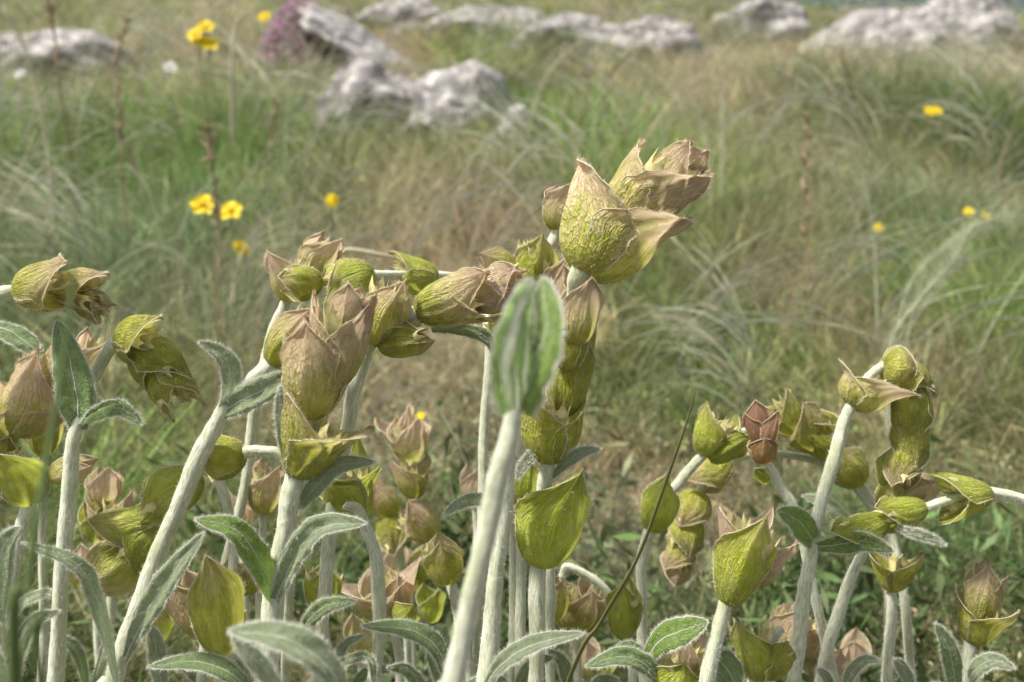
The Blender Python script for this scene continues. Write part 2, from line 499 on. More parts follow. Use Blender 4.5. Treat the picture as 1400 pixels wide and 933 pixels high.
def make_leaf(root, org, pts, w, roll=0, fold=.35, mat='leaf', base=.32, curl=0.0, hair=1.0, peak=.5, twist=0, tipp=.62):
    """pts: (px, py, depth) along the midrib; w: full width in photo pixels"""
    pp = np.array([P(*p) for p in pts])
    path = catmull(pp, 7)
    n = len(path); t = np.linspace(0, 1, n)
    d = np.mean([p[2] for p in pts])
    hw = .92 * w / 2 * d / F
    T = nrm(np.gradient(path, axis=0))
    tocam = nrm(CAM - path)
    S = nrm(np.cross(T, tocam)); Nn = nrm(np.cross(S, T))
    ra = np.radians(roll + twist * t)[:, None]
    S2 = S * np.cos(ra) + Nn * np.sin(ra); N2 = -S * np.sin(ra) + Nn * np.cos(ra)
    prof = np.where(t < peak, base + (1 - base) * np.sin(t / peak * PI / 2) ** 1.3, np.clip(np.cos((t - peak) / (1 - peak) * PI / 2), 0, 1) ** tipp)
    prof = np.maximum(prof, .03)
    nu = 15; u = np.linspace(-1, 1, nu)
    fo = np.radians(52 * fold)
    # V fold plus rolled margins
    seed = rng.uniform(0, 50)
    off_s = u * math.cos(fo)
    off_n = np.abs(u) * math.sin(fo) - .22 * np.abs(u) ** 5
    V = path[:, None] + (hw * prof)[:, None, None] * (S2[:, None] * off_s[None, :, None] + N2[:, None] * (off_n[None, :, None]))
    wob = .06 * np.sin(u[None] * 11 + t[:, None] * 40) * np.abs(u)[None] + .05 * np.sin(t[:, None] * 17 + seed + u[None] * 3) + .035 * np.sin(t[:, None] * 33 + np.abs(u)[None] * 7) + .04 * np.cos(u[None] * 9)
    V = V + N2[:, None] * (hw * prof)[:, None, None] * wob[..., None]
    Ln = np.linalg.norm(np.diff(path, axis=0), axis=1).sum()
    uv = np.stack(np.broadcast_arrays(u[None] * .5 + .5, t[:, None] * (Ln / hw / 8)), -1)
    fs = [(i * nu + j, i * nu + j + 1, (i + 1) * nu + j + 1, (i + 1) * nu + j) for i in range(n - 1) for j in range(nu - 1)]
    mb = MB(); mb.add(V.reshape(-1, 3), fs, 0, uv)
    rim = np.vstack([V[:, 0], V[::-1, -1]])
    rv, rf, _, _ = tube_data(rim + 1e-7 * rng.normal(size=rim.shape), np.full(len(rim), hw * .026), 5, False); mb.add(rv, rf, 1)
    # midrib
    mv, mf, _, _ = tube_data(V[:, nu // 2], hw * .045 * (1.15 - t), 5, False); mb.add(mv, mf, 1)
    nr = int(700 * hair); idx = rng.uniform(0, len(rim) - 1.001, nr); i_ = idx.astype(int); fr = (idx - i_)[:, None]
    pos = rim[i_] * (1 - fr) + rim[i_ + 1] * fr; cen_ = np.vstack([path, path[::-1]])[i_]
    hv, hf = hairs(pos, nrm(nrm(pos - cen_) * .9 + rng.normal(size=(nr, 3)) * .45), rng.uniform(.5, 1.3, nr) * .0013, .00005); mb.add(hv, hf, 1)
    nh = int(1100 * hair)
    i_ = rng.integers(0, n - 1, nh); j_ = rng.integers(0, nu, nh)
    pos = V[i_, j_] + (V[i_ + 1, j_] - V[i_, j_]) * rng.uniform(0, 1, (nh, 1))
    sg = rng.choice([-1, 1], (nh, 1))
    dd = nrm(N2[i_] * sg * .7 + T[i_] * .4 + S2[i_] * (np.sign(u[j_]) * (np.abs(u[j_]) > .8))[:, None] * 1.2 + rng.normal(size=(nh, 3)) * .4)
    hv, hf = hairs(pos, dd, rng.uniform(.5, 1.3, nh) * .0013, .00005); mb.add(hv, hf, 1)
    return mb.build('leaf', [M[mat], M['hair']], root, org)


def ground_stub(p0, p1):
    """points that lead a stem from its lowest drawn point to the ground"""
    dn = nrm(p0 - p1); dn = nrm(dn * .55 + np.array([0, 0, -1.0]))
    if dn[2] > -.5: dn = nrm(dn * .5 + np.array([0, 0, -1.0]))
    t = 0
    q = p0.copy()
    while q[2] > gz(q[0], q[1]) - .006 and t < 1:
        t += .004; q = p0 + dn * t + np.array([0, .02, 0]) * t
    return q, p0 + dn * t * .5


def make_plant(label, pts, d, whorls=(), leaves=(), smat='stem', dots=1.0, ground=True):
    """pts: (px, py, r_px[, depth]); whorls: (bx, by, tx, ty, width_px, az, {..}); leaves: (points, width, {..})"""
    pw = [P(p[0], p[1], p[3] if len(p) > 3 else d) for p in pts]
    pr = [.75 * p[2] * (p[3] if len(p) > 3 else d) / F for p in pts]
    if ground:
        q, mid = ground_stub(pw[0], pw[1])
        nx_ = pw[0] + (pw[0] - pw[1]) * .7
        q, mid = ground_stub(nx_, pw[0])
        pw = [q, mid, nx_] + pw; pr = [pr[0] * .9, pr[0], pr[0]] + pr
    root = empty('ironwort_stem', pw[0], label, 'flower stem', 'ironwort flower stems')
    org = pw[0]
    path = catmull(np.hstack([np.array(pw), np.array(pr)[:, None]]), 9)
    rad = np.maximum(path[:, 3], 1e-4); path = path[:, :3]
    path = path + .00025 * np.stack([np.sin(np.arange(len(rad)) * .45 + ph_) for ph_ in rng.uniform(0, 6, 3)], 1)
    rad = rad * (1 + .07 * np.sin(np.arange(len(rad)) * .31 + rng.uniform(0, 6)) + .035 * np.sin(np.arange(len(rad)) * 1.7 + rng.uniform(0, 6)))
    V, fs, uv, (T, X, Y) = tube_data(path, rad, 14)
    # slightly squarish, furrowed stem
    V = V + (V - np.repeat(path, 14, 0)) * (.05 * np.cos(4 * np.tile(np.arange(14) / 14 * 2 * PI, len(path))))[:, None]
    mb = MB(); mb.add(V, fs, 0, uv)
    Lk = np.linalg.norm(np.diff(path, axis=0), axis=1)
    nh = int(min(5500, 20000 * Lk.sum()) * dots)
    seg = rng.choice(len(Lk), nh, p=Lk / Lk.sum()); fr = rng.uniform(0, 1, (nh, 1))
    th = rng.uniform(0, 2 * PI, nh)
    rd = np.cos(th)[:, None] * X[seg] + np.sin(th)[:, None] * Y[seg]
    pos = path[seg] * (1 - fr) + path[seg + 1] * fr + rd * rad[seg][:, None]
    dd = nrm(rd * .55 + T[seg] * rng.uniform(-.2, 1.3, (nh, 1)) + rng.normal(size=(nh, 3)) * .25)
    hv, hf = hairs(pos, dd, rng.uniform(.5, 1.4, nh) * .0013, .00005); mb.add(hv, hf, 1)
    mb.build('stem', [M[smat], M['hair']], root, org)
    for w in whorls:
        bx, by, tx, ty, wd, az = w[:6]; kw = dict(w[6]) if len(w) > 6 else {}
        dd_ = kw.pop('d', None)
        if dd_ is None:
            # depth of the stem's nearest drawn point
            q = min(range(len(pts)), key=lambda i: (pts[i][0] - bx) ** 2 + (pts[i][1] - by) ** 2)
            dd_ = pts[q][3] if len(pts[q]) > 3 else d
        dt = kw.pop('dt', 0.0)
        b = P(bx, by, dd_); tp = P(tx, ty, dd_ + dt)
        L = np.linalg.norm(tp - b); R = .94 * wd / 2 * dd_ / F
        k2 = kw.pop('k2', kw.get('k', 0)); L2 = kw.pop('L2', 1.0); cal = kw.pop('cal', 2 if wd >= 48 else 0); n = kw.pop('n', 2); az2 = kw.pop('az2', az + 180); sk2 = kw.pop('sk2', 0)
        b = b - nrm(tp - b) * L * .02
        make_bract(root, org, b, tp - b, R, L, az, **kw)
        if n > 1:
            kw['k'] = k2; kw['sk'] = sk2
            make_bract(root, org, b, tp - b, R * .94, L * L2, az2, **kw)
        for q in range(cal):
            make_calyx(root, org, b + nrm(tp - b) * L * .25, tp - b, R * .85, L * .52, q / max(cal, 1) * 2 * PI + .6 + rng.uniform(-1, 1))
    for lf in leaves:
        kw = dict(lf[2]) if len(lf) > 2 else {}
        lp = [(p[0], p[1], p[2] if len(p) > 2 else d) for p in lf[0]]
        make_leaf(root, org, lp, lf[1], **kw)
    return root
# ------------------------------------------------------------------ the ground
def lin(lo, hi, n, p=1.0):
    return lo + (hi - lo) * np.linspace(0, 1, n) ** p
ys = np.concatenate([-lin(0.3, 25, 14, 2.2)[::-1], lin(-.25, 8, 150), 8 + lin(0.1, 900, 40, 3.0)])
xh = np.concatenate([lin(0, 4, 60), 4 + lin(.2, 600, 30, 3.0)])
xs = np.concatenate([-xh[:0:-1], xh])
XX, YY = np.meshgrid(xs, ys)
ZZ = gz(XX, YY)
nzv = np.array([mnoise.fractal(Vector((x * 9, y * 9, 0)), 1, 2, 4) if abs(x) < 4 and -1 < y < 8 else 0 for x, y in zip(XX.ravel(), YY.ravel())])
mb = MB(); V = np.stack([XX.ravel(), YY.ravel(), ZZ.ravel() + .012 * nzv], 1)
nx = len(xs)
mb.add(V, [(i * nx + j, i * nx + j + 1, (i + 1) * nx + j + 1, (i + 1) * nx + j) for i in range(len(ys) - 1) for j in range(nx - 1)])
m, ns, ls = newmat('soil')
tc = ns.new('ShaderNodeTexCoord')
n1 = N(ns, 'ShaderNodeTexNoise'); n1.inputs['Scale'].default_value = 6; n1.inputs['Detail'].default_value = 6; ls.new(tc.outputs['Object'], n1.inputs['Vector'])
n2 = N(ns, 'ShaderNodeTexNoise'); n2.inputs['Scale'].default_value = 90; n2.inputs['Detail'].default_value = 5; ls.new(tc.outputs['Object'], n2.inputs['Vector'])
c = mixc(ns, ls, maprange(ns, ls, n1.outputs['Fac'], .4, .6), (0.06, 0.075, 0.035), (0.15, 0.125, 0.085))
c = mixc(ns, ls, maprange(ns, ls, n2.outputs['Fac'], .5, .7), c, (0.23, 0.20, 0.14))
finish(m, ns, ls, c, n2.outputs['Fac'], .8, .01, transl=0, rough=.95, sheen=0)
g_ = mb.build('ground', m); tag(g_, kind='structure')

# far wooded ridge beyond the crest of the meadow
mb = MB(); nxr, nyr = 160, 16
xr = np.linspace(-700, 700, nxr); tr = np.linspace(0, 1, nyr)
XR, TR = np.meshgrid(xr, tr)
ridge = 62 + 10 * np.sin(xr / 90 + 1) + 6 * np.sin(xr / 37) + 3 * np.sin(xr / 11)
ZR = -60 + (ridge[None] + 60) * np.sin(TR * PI / 2) + 2.0 * np.sin(XR / 7 + TR * 30) * TR
mb.add(np.stack([XR.ravel(), 420 + 260 * TR.ravel(), ZR.ravel()], 1), [(i * nxr + j, i * nxr + j + 1, (i + 1) * nxr + j + 1, (i + 1) * nxr + j) for i in range(nyr - 1) for j in range(nxr - 1)])
m, ns, ls = newmat('far_forest'); tc = ns.new('ShaderNodeTexCoord')
n1 = N(ns, 'ShaderNodeTexNoise'); n1.inputs['Scale'].default_value = .08; n1.inputs['Detail'].default_value = 6; ls.new(tc.outputs['Object'], n1.inputs['Vector'])
c = mixc(ns, ls, maprange(ns, ls, n1.outputs['Fac'], .4, .6), (0.018, 0.045, 0.048), (0.03, 0.06, 0.055))
finish(m, ns, ls, c, None, transl=0, rough=1, sheen=0)
tag(mb.build('hills', m), kind='structure')

# ------------------------------------------------------------------ grass and low growth
def patch_list(lst):
    out = []
    for px, py, rx, ry, col, wt in lst:
        p, d = G(px, py); q, _ = G(px, min(py + ry, 925)); q2, _ = G(px, max(py - ry, 26))
        out.append((p[0], p[1], rx * d / F, max(.04, abs(q2[1] - q[1]) / 2), np.array(col), wt))
    return out

GREEN = (.10, .20, .03); DGREEN = (.05, .11, .018); STRAW = (.42, .36, .22); OLIVE = (.17, .20, .07); PINKB = (.38, .265, .185)
BLUEG = (.14, .20, .10); GREY = (.30, .31, .20); TAN = (.42, .36, .25)
PATCH = patch_list([
    (370, 250, 130, 70, GREEN, 2.0), (160, 240, 90, 55, GREEN, 1.8), (30, 200, 70, 60, GREEN, 1.0), (1310, 205, 110, 42, DGREEN, 3.0),
    (1170, 175, 60, 35, DGREEN, 2.2), (650, 90, 60, 60, GREEN, 1.6), (760, 240, 110, 70, GREEN, 1.8), (980, 520, 150, 70, GREEN, 1.8),
    (1180, 210, 60, 30, GREEN, 1), (140, 400, 160, 90, BLUEG, 2.4), (250, 440, 90, 60, BLUEG, 1.2), (600, 330, 110, 70, PINKB, 1.8), (690, 370, 80, 60, PINKB, 1.6),
    (500, 330, 70, 60, GREY, 1.2), (1130, 480, 90, 90, PINKB, 1.5), (1090, 420, 60, 70, TAN, 1.3), (880, 640, 120, 70, PINKB, 1.6), (560, 600, 150, 80, TAN, 1.1),
    (300, 560, 120, 60, OLIVE, 1.3), (1320, 430, 120, 100, GREEN, 1.2), (1350, 600, 100, 70, OLIVE, 1.2), (1290, 850, 190, 70, BLUEG, 2.4), (1290, 840, 150, 50, GREEN, 1.6),
    (1000, 110, 160, 50, TAN, 1.6), (1250, 110, 160, 30, TAN, 1.5), (560, 90, 80, 50, PINKB, 1.5), (250, 110, 90, 50, TAN, 1.2), (120, 700, 130, 70, GREEN, 1.1),
    (840, 330, 100, 70, GREEN, 1.0), (1020, 330, 120, 90, OLIVE, 1.4), (800, 720, 90, 70, GREY, 1.3), (250, 620, 120, 50, OLIVE, 1.0), (450, 200, 60, 40, GREY, 1),
    (1200, 300, 150, 50, GREY, 1.1), (640, 220, 130, 50, OLIVE, 1.2), (930, 230, 100, 60, OLIVE, 1.2), (1300, 350, 100, 60, BLUEG, 1.2), (700, 880, 500, 60, DGREEN, 1.3)])  # last patch: shade low behind the stems, painted into the grass as dark green


def patch_col(x, y, base, bw):
    acc = np.tile(np.array(base) * bw, (len(x), 1)); tot = np.full(len(x), bw)
    gr = np.zeros(len(x))
    for cx, cy, rx, ry, col, wt in PATCH:
        # ragged patches
        jx = x + .05 * np.sin(19 * y + 3 * x) * 1.0; jy = y + .05 * np.sin(17 * x)
        w = 2.4 * wt * np.exp(-(((jx - cx) / rx) ** 2 + ((jy - cy) / ry) ** 2))
        acc += w[:, None] * col; tot += w
        if col[1] > col[0] * 1.4: gr += w
    return acc / tot[:, None], gr / tot


def sample_ground(n, y0=.42, y1=5.9, p=1.0):
    t = rng.uniform(0, 1, n)
    y = y0 * (y1 / y0) ** (t ** p)
    x = rng.uniform(-1, 1, n) * (.72 * y + .12)
    return x, y


def blades(name, n, hmin, hmax, wd, colf, label, lean=.35, bend=.6, y0=.42, y1=5.9, cat='grass', transl=.35, tips=None, p=1.0, segs=3, hmod=None, clump=0, cj=.32):
    x, y = sample_ground(n, y0, y1, p)
    if clump:
        nc = n // clump
        cx, cy = sample_ground(nc, y0, y1, p)
        k = rng.integers(0, nc, n); r = np.abs(rng.normal(size=n)) * .018 * (.5 + cy[k] * .35); a_ = rng.uniform(0, 2 * PI, n)
        x = cx[k] + r * np.cos(a_); y = cy[k] + r * np.sin(a_)
        la = a_ + rng.normal(size=n) * 1.3; km = np.exp(rng.normal(size=nc) * cj)[k]; kh = rng.uniform(.6, 1.35, nc)[k]; kc = rng.uniform(0, 1, nc)[k]
    else:
        la = rng.uniform(0, 2 * PI, n); km = np.ones(n); kh = 1.0; kc = None
    z = gz(x, y) - .004
    h = rng.uniform(hmin, hmax, n) * (.8 + .3 * np.sin(5 * x + 1) * np.cos(4.3 * y))
    h = h * np.clip(y / 1.0, .55, 1.35) * kh
    if hmod is not None: h = h * hmod(x, y)
    le = np.abs(rng.normal(size=n)) * lean; be = np.abs(rng.normal(size=n)) * bend
    w = wd * np.clip(.45 + .5 * y, .6, 2.2) * rng.uniform(.6, 1.3, n)
    D = np.stack([np.cos(la), np.sin(la), np.zeros(n)], 1)
    fa = rng.uniform(0, PI, n); S = np.stack([np.cos(fa), np.sin(fa) * .4, np.zeros(n)], 1)
    B0 = np.stack([x, y, z], 1)
    vs = []
    for s in range(segs + 1):
        t = s / segs
        c_ = B0 + D * (h * (le * t + be * t * t))[:, None] + np.array([0, 0, 1.0]) * (h * t * (1 - .35 * be * t))[:, None]
        ww = (w * (1 - t) ** .7)[:, None]
        if s < segs: vs += [c_ - S * ww, c_ + S * ww]
        else: vs.append(c_)
    nvp = 2 * segs + 1
    V = np.stack(vs, 1).reshape(-1, 3)
    col = colf(x, y, n) * km[:, None]
    if kc is not None:
        s = kc < .18; col[s] = col[s] * .35 + np.array(STRAW) * .65 * km[s][:, None]
        s = kc > .86; col[s] = col[s] * .4 + np.array(DGREEN) * .9
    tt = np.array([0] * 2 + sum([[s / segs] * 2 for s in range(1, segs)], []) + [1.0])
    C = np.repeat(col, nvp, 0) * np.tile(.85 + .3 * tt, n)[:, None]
    base = (np.arange(n) * nvp)[:, None]
    quads = np.concatenate([base + np.array([2 * s, 2 * s + 1, 2 * s + 3, 2 * s + 2])[None] for s in range(segs - 1)], 1).reshape(-1, 4)
    tris = base + np.array([2 * segs - 2, 2 * segs - 1, 2 * segs])[None]
    return fast_mesh(name, V, quads, tris, C, mat_attr('m_' + name, transl), label, cat)


def fast_mesh(name, V, quads, tris, C, mat, label, cat, kind='stuff'):
    me = bpy.data.meshes.new(name)
    me.vertices.add(len(V)); me.vertices.foreach_set('co', V.ravel().astype(np.float32))
    flat = np.concatenate([quads.ravel(), tris.ravel()]).astype(np.int32)
    cnt = np.concatenate([np.full(len(quads), 4), np.full(len(tris), 3)]).astype(np.int32)
    me.loops.add(len(flat)); me.loops.foreach_set('vertex_index', flat)
    me.polygons.add(len(cnt))
    me.polygons.foreach_set('loop_start', np.concatenate([[0], np.cumsum(cnt)[:-1]]).astype(np.int32))
    me.polygons.foreach_set('loop_total', cnt)
    me.update(calc_edges=True)
    at = me.attributes.new('Col', 'FLOAT_COLOR', 'POINT')
    at.data.foreach_set('color', np.concatenate([C, np.ones((len(C), 1))], 1).astype(np.float32).ravel())
    me.materials.append(mat)
    o = bpy.data.objects.new(name, me); scene.collection.objects.link(o)
    return tag(o, label, cat, kind=kind)


def col_mix(base, bw, jit=.25, straw=0.0):
    def f(x, y, n):
        c, gr = patch_col(x, y, base, bw)
        s = rng.uniform(0, 1, n) < straw * (1 - .7 * gr)
        c[s] = c[s] * .3 + np.array(STRAW) * .7
        c = c * rng.lognormal(0, jit, (n, 1)) * rng.lognormal(0, .08, (n, 3))
        return np.clip(c, 0.01, .7)
    return f


def hgreen(x, y):
    _, g = patch_col(x, y, (.1, .1, .1), 1.0)
    return .75 + .6 * g

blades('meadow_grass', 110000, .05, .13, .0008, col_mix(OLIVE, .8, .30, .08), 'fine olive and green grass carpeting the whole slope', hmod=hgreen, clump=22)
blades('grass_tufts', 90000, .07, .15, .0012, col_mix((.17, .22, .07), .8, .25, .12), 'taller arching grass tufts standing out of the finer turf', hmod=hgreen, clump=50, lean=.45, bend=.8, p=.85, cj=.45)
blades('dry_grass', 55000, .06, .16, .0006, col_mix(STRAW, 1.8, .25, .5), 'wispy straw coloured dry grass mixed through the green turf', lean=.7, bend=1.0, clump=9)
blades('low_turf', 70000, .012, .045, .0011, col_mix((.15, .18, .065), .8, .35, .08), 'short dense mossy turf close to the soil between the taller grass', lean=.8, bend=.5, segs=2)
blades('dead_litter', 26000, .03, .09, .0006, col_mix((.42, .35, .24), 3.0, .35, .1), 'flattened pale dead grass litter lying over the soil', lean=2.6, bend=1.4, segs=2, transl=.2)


# silvery feather-grass plumes too many to count
def wisps(name, n, label):
    x, y = sample_ground(n, .7, 5.6, .9)
    nc = 110; cx, cy = sample_ground(nc, .75, 5.5, .9); k = rng.integers(0, nc, n)
    x = cx[k] + rng.normal(size=n) * .03 * cy[k]; y = cy[k] + rng.normal(size=n) * .04
    th0 = rng.normal(size=nc)[k] * .5 + rng.normal(size=n) * .35
    sgn = np.where(rng.uniform(0, 1, nc) < .65, 1, -1)[k]
    H = rng.uniform(.12, .27, n) * np.clip(y, .7, 1.6) ** .5; cur = rng.uniform(.6, 2.2, n)
    segs = 8; t = np.linspace(0, 1, segs + 1)
    ang = (.12 * sgn + .25 * th0)[:, None] + sgn[:, None] * cur[:, None] * t[None] ** 1.6
    dx = np.sin(ang); dz = np.cos(ang)
    X_ = np.concatenate([np.zeros((n, 1)), np.cumsum(dx[:, 1:], 1)], 1) * (H / segs)[:, None]
    Z_ = np.concatenate([np.zeros((n, 1)), np.cumsum(dz[:, 1:], 1)], 1) * (H / segs)[:, None]
    Y_ = X_ * rng.normal(size=n)[:, None] * .5
    Cn = np.stack([x[:, None] + X_, y[:, None] + Y_, gz(x, y)[:, None] + Z_], -1)
    w = (.00055 * np.clip(.4 + .6 * y, .6, 2.4) * rng.uniform(.6, 1.5, n))[:, None] * (np.interp(t, [0, .45, .7, 1], [.5, .6, 1.5, .3]))[None]
    Nn_ = np.stack([-dz, np.zeros_like(dz), dx], -1)
    V = np.stack([Cn - Nn_ * w[..., None], Cn + Nn_ * w[..., None]], 2).reshape(-1, 3)
    b = (np.arange(n) * 2 * (segs + 1))[:, None]
    q = np.concatenate([b + np.array([2 * s, 2 * s + 1, 2 * s + 3, 2 * s + 2])[None] for s in range(segs)], 1).reshape(-1, 4)
    c = np.array([.56, .54, .42]) * rng.lognormal(0, .18, (n, 1)) * rng.lognormal(0, .05, (n, 3))
    C = np.repeat(np.clip(c, 0, .8), 2 * (segs + 1), 0)
    return fast_mesh(name, V, q, np.zeros((0, 3), int), C, mat_attr('m_' + name, .4), label, 'grass')
wisps('feather_grass', 1900, 'silvery curved feather grass plumes drifting over the meadow')


# little-leaved ground herbs
def herbs(name, n, size, colf, label, hgt, y0=.42, y1=3.0, p=1.0, asp=.36):
    nc = n // 40
    cx, cy = sample_ground(nc, y0, y1, p)
    k = rng.integers(0, nc, n); r = np.sqrt(rng.uniform(0, 1, n)) * .045 * (.6 + .4 * cy[k]); a_ = rng.uniform(0, 2 * PI, n)
    x = cx[k] + r * np.cos(a_); y = cy[k] + r * np.sin(a_)
    z = gz(x, y) + rng.uniform(0, 1, n) ** .6 * hgt * (1 - (r / .08) ** 2).clip(.2, 1) * rng.uniform(.5, 1.2, nc)[k]
    c0 = np.stack([x, y, z], 1)
    D = nrm(rng.normal(size=(n, 3)) + np.array([0, 0, .6])); S = nrm(np.cross(D, rng.normal(size=(n, 3))))
    L = (size * rng.uniform(.6, 1.4, n) * np.clip(.5 + .6 * y, .7, 2))[:, None]
    V = np.stack([c0 - D * L, c0 - S * L * asp, c0 + D * L, c0 + S * L * asp], 1).reshape(-1, 3)
    C = np.repeat(colf(x, y, n), 4, 0)
    q = np.arange(4 * n).reshape(-1, 4)
    return fast_mesh(name, V, q, np.zeros((0, 3), int), C, mat_attr('m_' + name, .3), label, 'plants')

herbs('ground_herbs', 60000, .0028, col_mix((.12, .19, .06), 2.0, .3), 'tiny leaved green ground herbs forming low cushions', .045)
herbs('base_leaves', 5200, .013, col_mix((.085, .12, .045), 4.0, .3), 'dark narrow leaves crowding low between the flower stems', .10, y0=.30, y1=.62, asp=.2)
herbs('dry_herbs', 26000, .0026, col_mix((.33, .26, .17), 2.5, .3), 'small brown withered herb leaves scattered in the turf', .05)


# ------------------------------------------------------------------ rocks
m, ns, ls = newmat('limestone'); tc = ns.new('ShaderNodeTexCoord')
na = N(ns, 'ShaderNodeTexNoise'); na.inputs['Scale'].default_value = 9; na.inputs['Detail'].default_value = 8; ls.new(tc.outputs['Object'], na.inputs['Vector'])
nb = N(ns, 'ShaderNodeTexNoise'); nb.inputs['Scale'].default_value = 38; nb.inputs['Detail'].default_value = 6; ls.new(tc.outputs['Object'], nb.inputs['Vector'])
nc_ = N(ns, 'ShaderNodeTexVoronoi'); nc_.inputs['Scale'].default_value = 11; nc_.feature = 'DISTANCE_TO_EDGE'; ls.new(tc.outputs['Object'], nc_.inputs['Vector'])
c = mixc(ns, ls, maprange(ns, ls, na.outputs['Fac'], .38, .62), (0.15, 0.14, 0.14), (0.31, 0.29, 0.28))
c = mixc(ns, ls, maprange(ns, ls, nb.outputs['Fac'], .52, .66), c, (0.46, 0.44, 0.41))
c = mixc(ns, ls, maprange(ns, ls, nb.outputs['Fac'], .44, .30), c, (0.10, 0.10, 0.10))
h = math_(ns, ls, 'ADD', na.outputs['Fac'], math_(ns, ls, 'MULTIPLY', nb.outputs['Fac'], .5))
M['rock'] = finish(m, ns, ls, c, h, .9, .02, transl=0, rough=.95, sheen=0)
import bmesh


def rock(px, py, wpx, hpx, label, yaw=0, depth=.6, seed=0, sink=.44, tilt=0, d_=None):
    p, d = G(px, py)
    if d_: d = d_; p = P(px, py, d)
    a_ = wpx / 2 * d / F; b_ = hpx / 2 * d / F
    bm = bmesh.new(); bmesh.ops.create_icosphere(bm, subdivisions=5, radius=1)
    for v in bm.verts:
        q = v.co.copy(); s = Vector((seed * 7.3, seed * 3.1, 0))
        k = 1 + .34 * mnoise.noise(q * 1.2 + s) + .13 * mnoise.noise(q * 2.8 + s) + .04 * mnoise.noise(q * 7 + s)
        # cleaved faces
        cl = -.10 * abs(mnoise.noise(q * 1.7 + s * 1.3))
        v.co = q * (k + cl)
        v.co = Vector((v.co.x * a_, v.co.y * a_ * depth, v.co.z * b_ * .9))
        v.co += q * (.02 * b_ * mnoise.noise(q * 15 + s))
    R_ = np.array([math.cos(tilt), math.sin(tilt)])
    for v in bm.verts:
        x, z = v.co.x, v.co.z
        v.co.x, v.co.z = x * R_[0] - z * R_[1], x * R_[1] + z * R_[0]
    me = bpy.data.meshes.new('rock'); bm.to_mesh(me); bm.free()
    me.polygons.foreach_set('use_smooth', [True] * len(me.polygons)); me.materials.append(M['rock'])
    o = bpy.data.objects.new('rock', me); scene.collection.objects.link(o)
    o.location = (p[0], p[1], float(gz(p[0], p[1])) + b_ * (1 - 2 * sink)); o.rotation_euler = (0, 0, yaw)
    return tag(o, label, 'rock', 'limestone rocks on the slope')

rock(512, 215, 140, 185, 'upright pale lichened rock left of the dark faced rock', .3, .8, 1, sink=.3)
rock(425, 175, 70, 85, 'small pinkish grey rock low in the grass left of the upright pale rock', .1, .8, 2)
rock(622, 222, 185, 190, 'rounded rock with a dark hollow face and pale upper rim', -.2, .9, 3, sink=.32)
rock(705, 255, 130, 170, 'grey rock sloping down right behind the dark hollow faced rock', .5, .9, 4, tilt=-.5)
rock(520, 116, 230, 58, 'long pale rock ledge running diagonally down from the purple flower cushion', .0, 1.2, 5, tilt=-.62, sink=.12)
rock(470, 40, 60, 50, 'pale rock block at the upper end of the diagonal ledge', .2, .9, 6)
rock(90, 95, 200, 100, 'broad grey rock half sunk in grass at the upper left', .1, .9, 7, tilt=-.2)
rock(690, 66, 190, 100, 'large pale grey rock at the top centre with grass before it', .1, .8, 8)
rock(795, 88, 190, 120, 'whitish rock right of the large top centre rock', -.3, .8, 9)
rock(900, 88, 150, 110, 'grey rock with a shadowed notch at the right end of the top rocks', .3, .8, 10)
rock(560, 50, 130, 90, 'grey rock at the top edge left of centre', .3, .8, 14)
rock(1040, 62, 130, 110, 'weathered grey brown rock at the top between bare grass', .0, .8, 11)
rock(1200, 84, 200, 120, 'left part of the pinkish white boulder outcrop at the upper right', .2, .8, 12)
rock(1290, 72, 190, 130, 'largest pinkish white boulder of the upper right outcrop', -.1, .8, 13)
rock(1350, 52, 90, 60, 'rightmost low boulder of the pinkish white outcrop', .4, .8, 15)


# ------------------------------------------------------------------ single grasses
def straw_mat(name, col): 
    M[name] = mat_plain(name, col, .35, .6, .1, .15, 60)
straw_mat('awn', (0.50, 0.48, 0.34)); straw_mat('awng', (0.42, 0.45, 0.30)); straw_mat('strawb', (0.36, 0.27, 0.17)); straw_mat('bladeg', (0.17, 0.17, 0.06)); straw_mat('bladeb', (0.12, 0.17, 0.05)); straw_mat('sapg', (0.16, 0.24, 0.07))


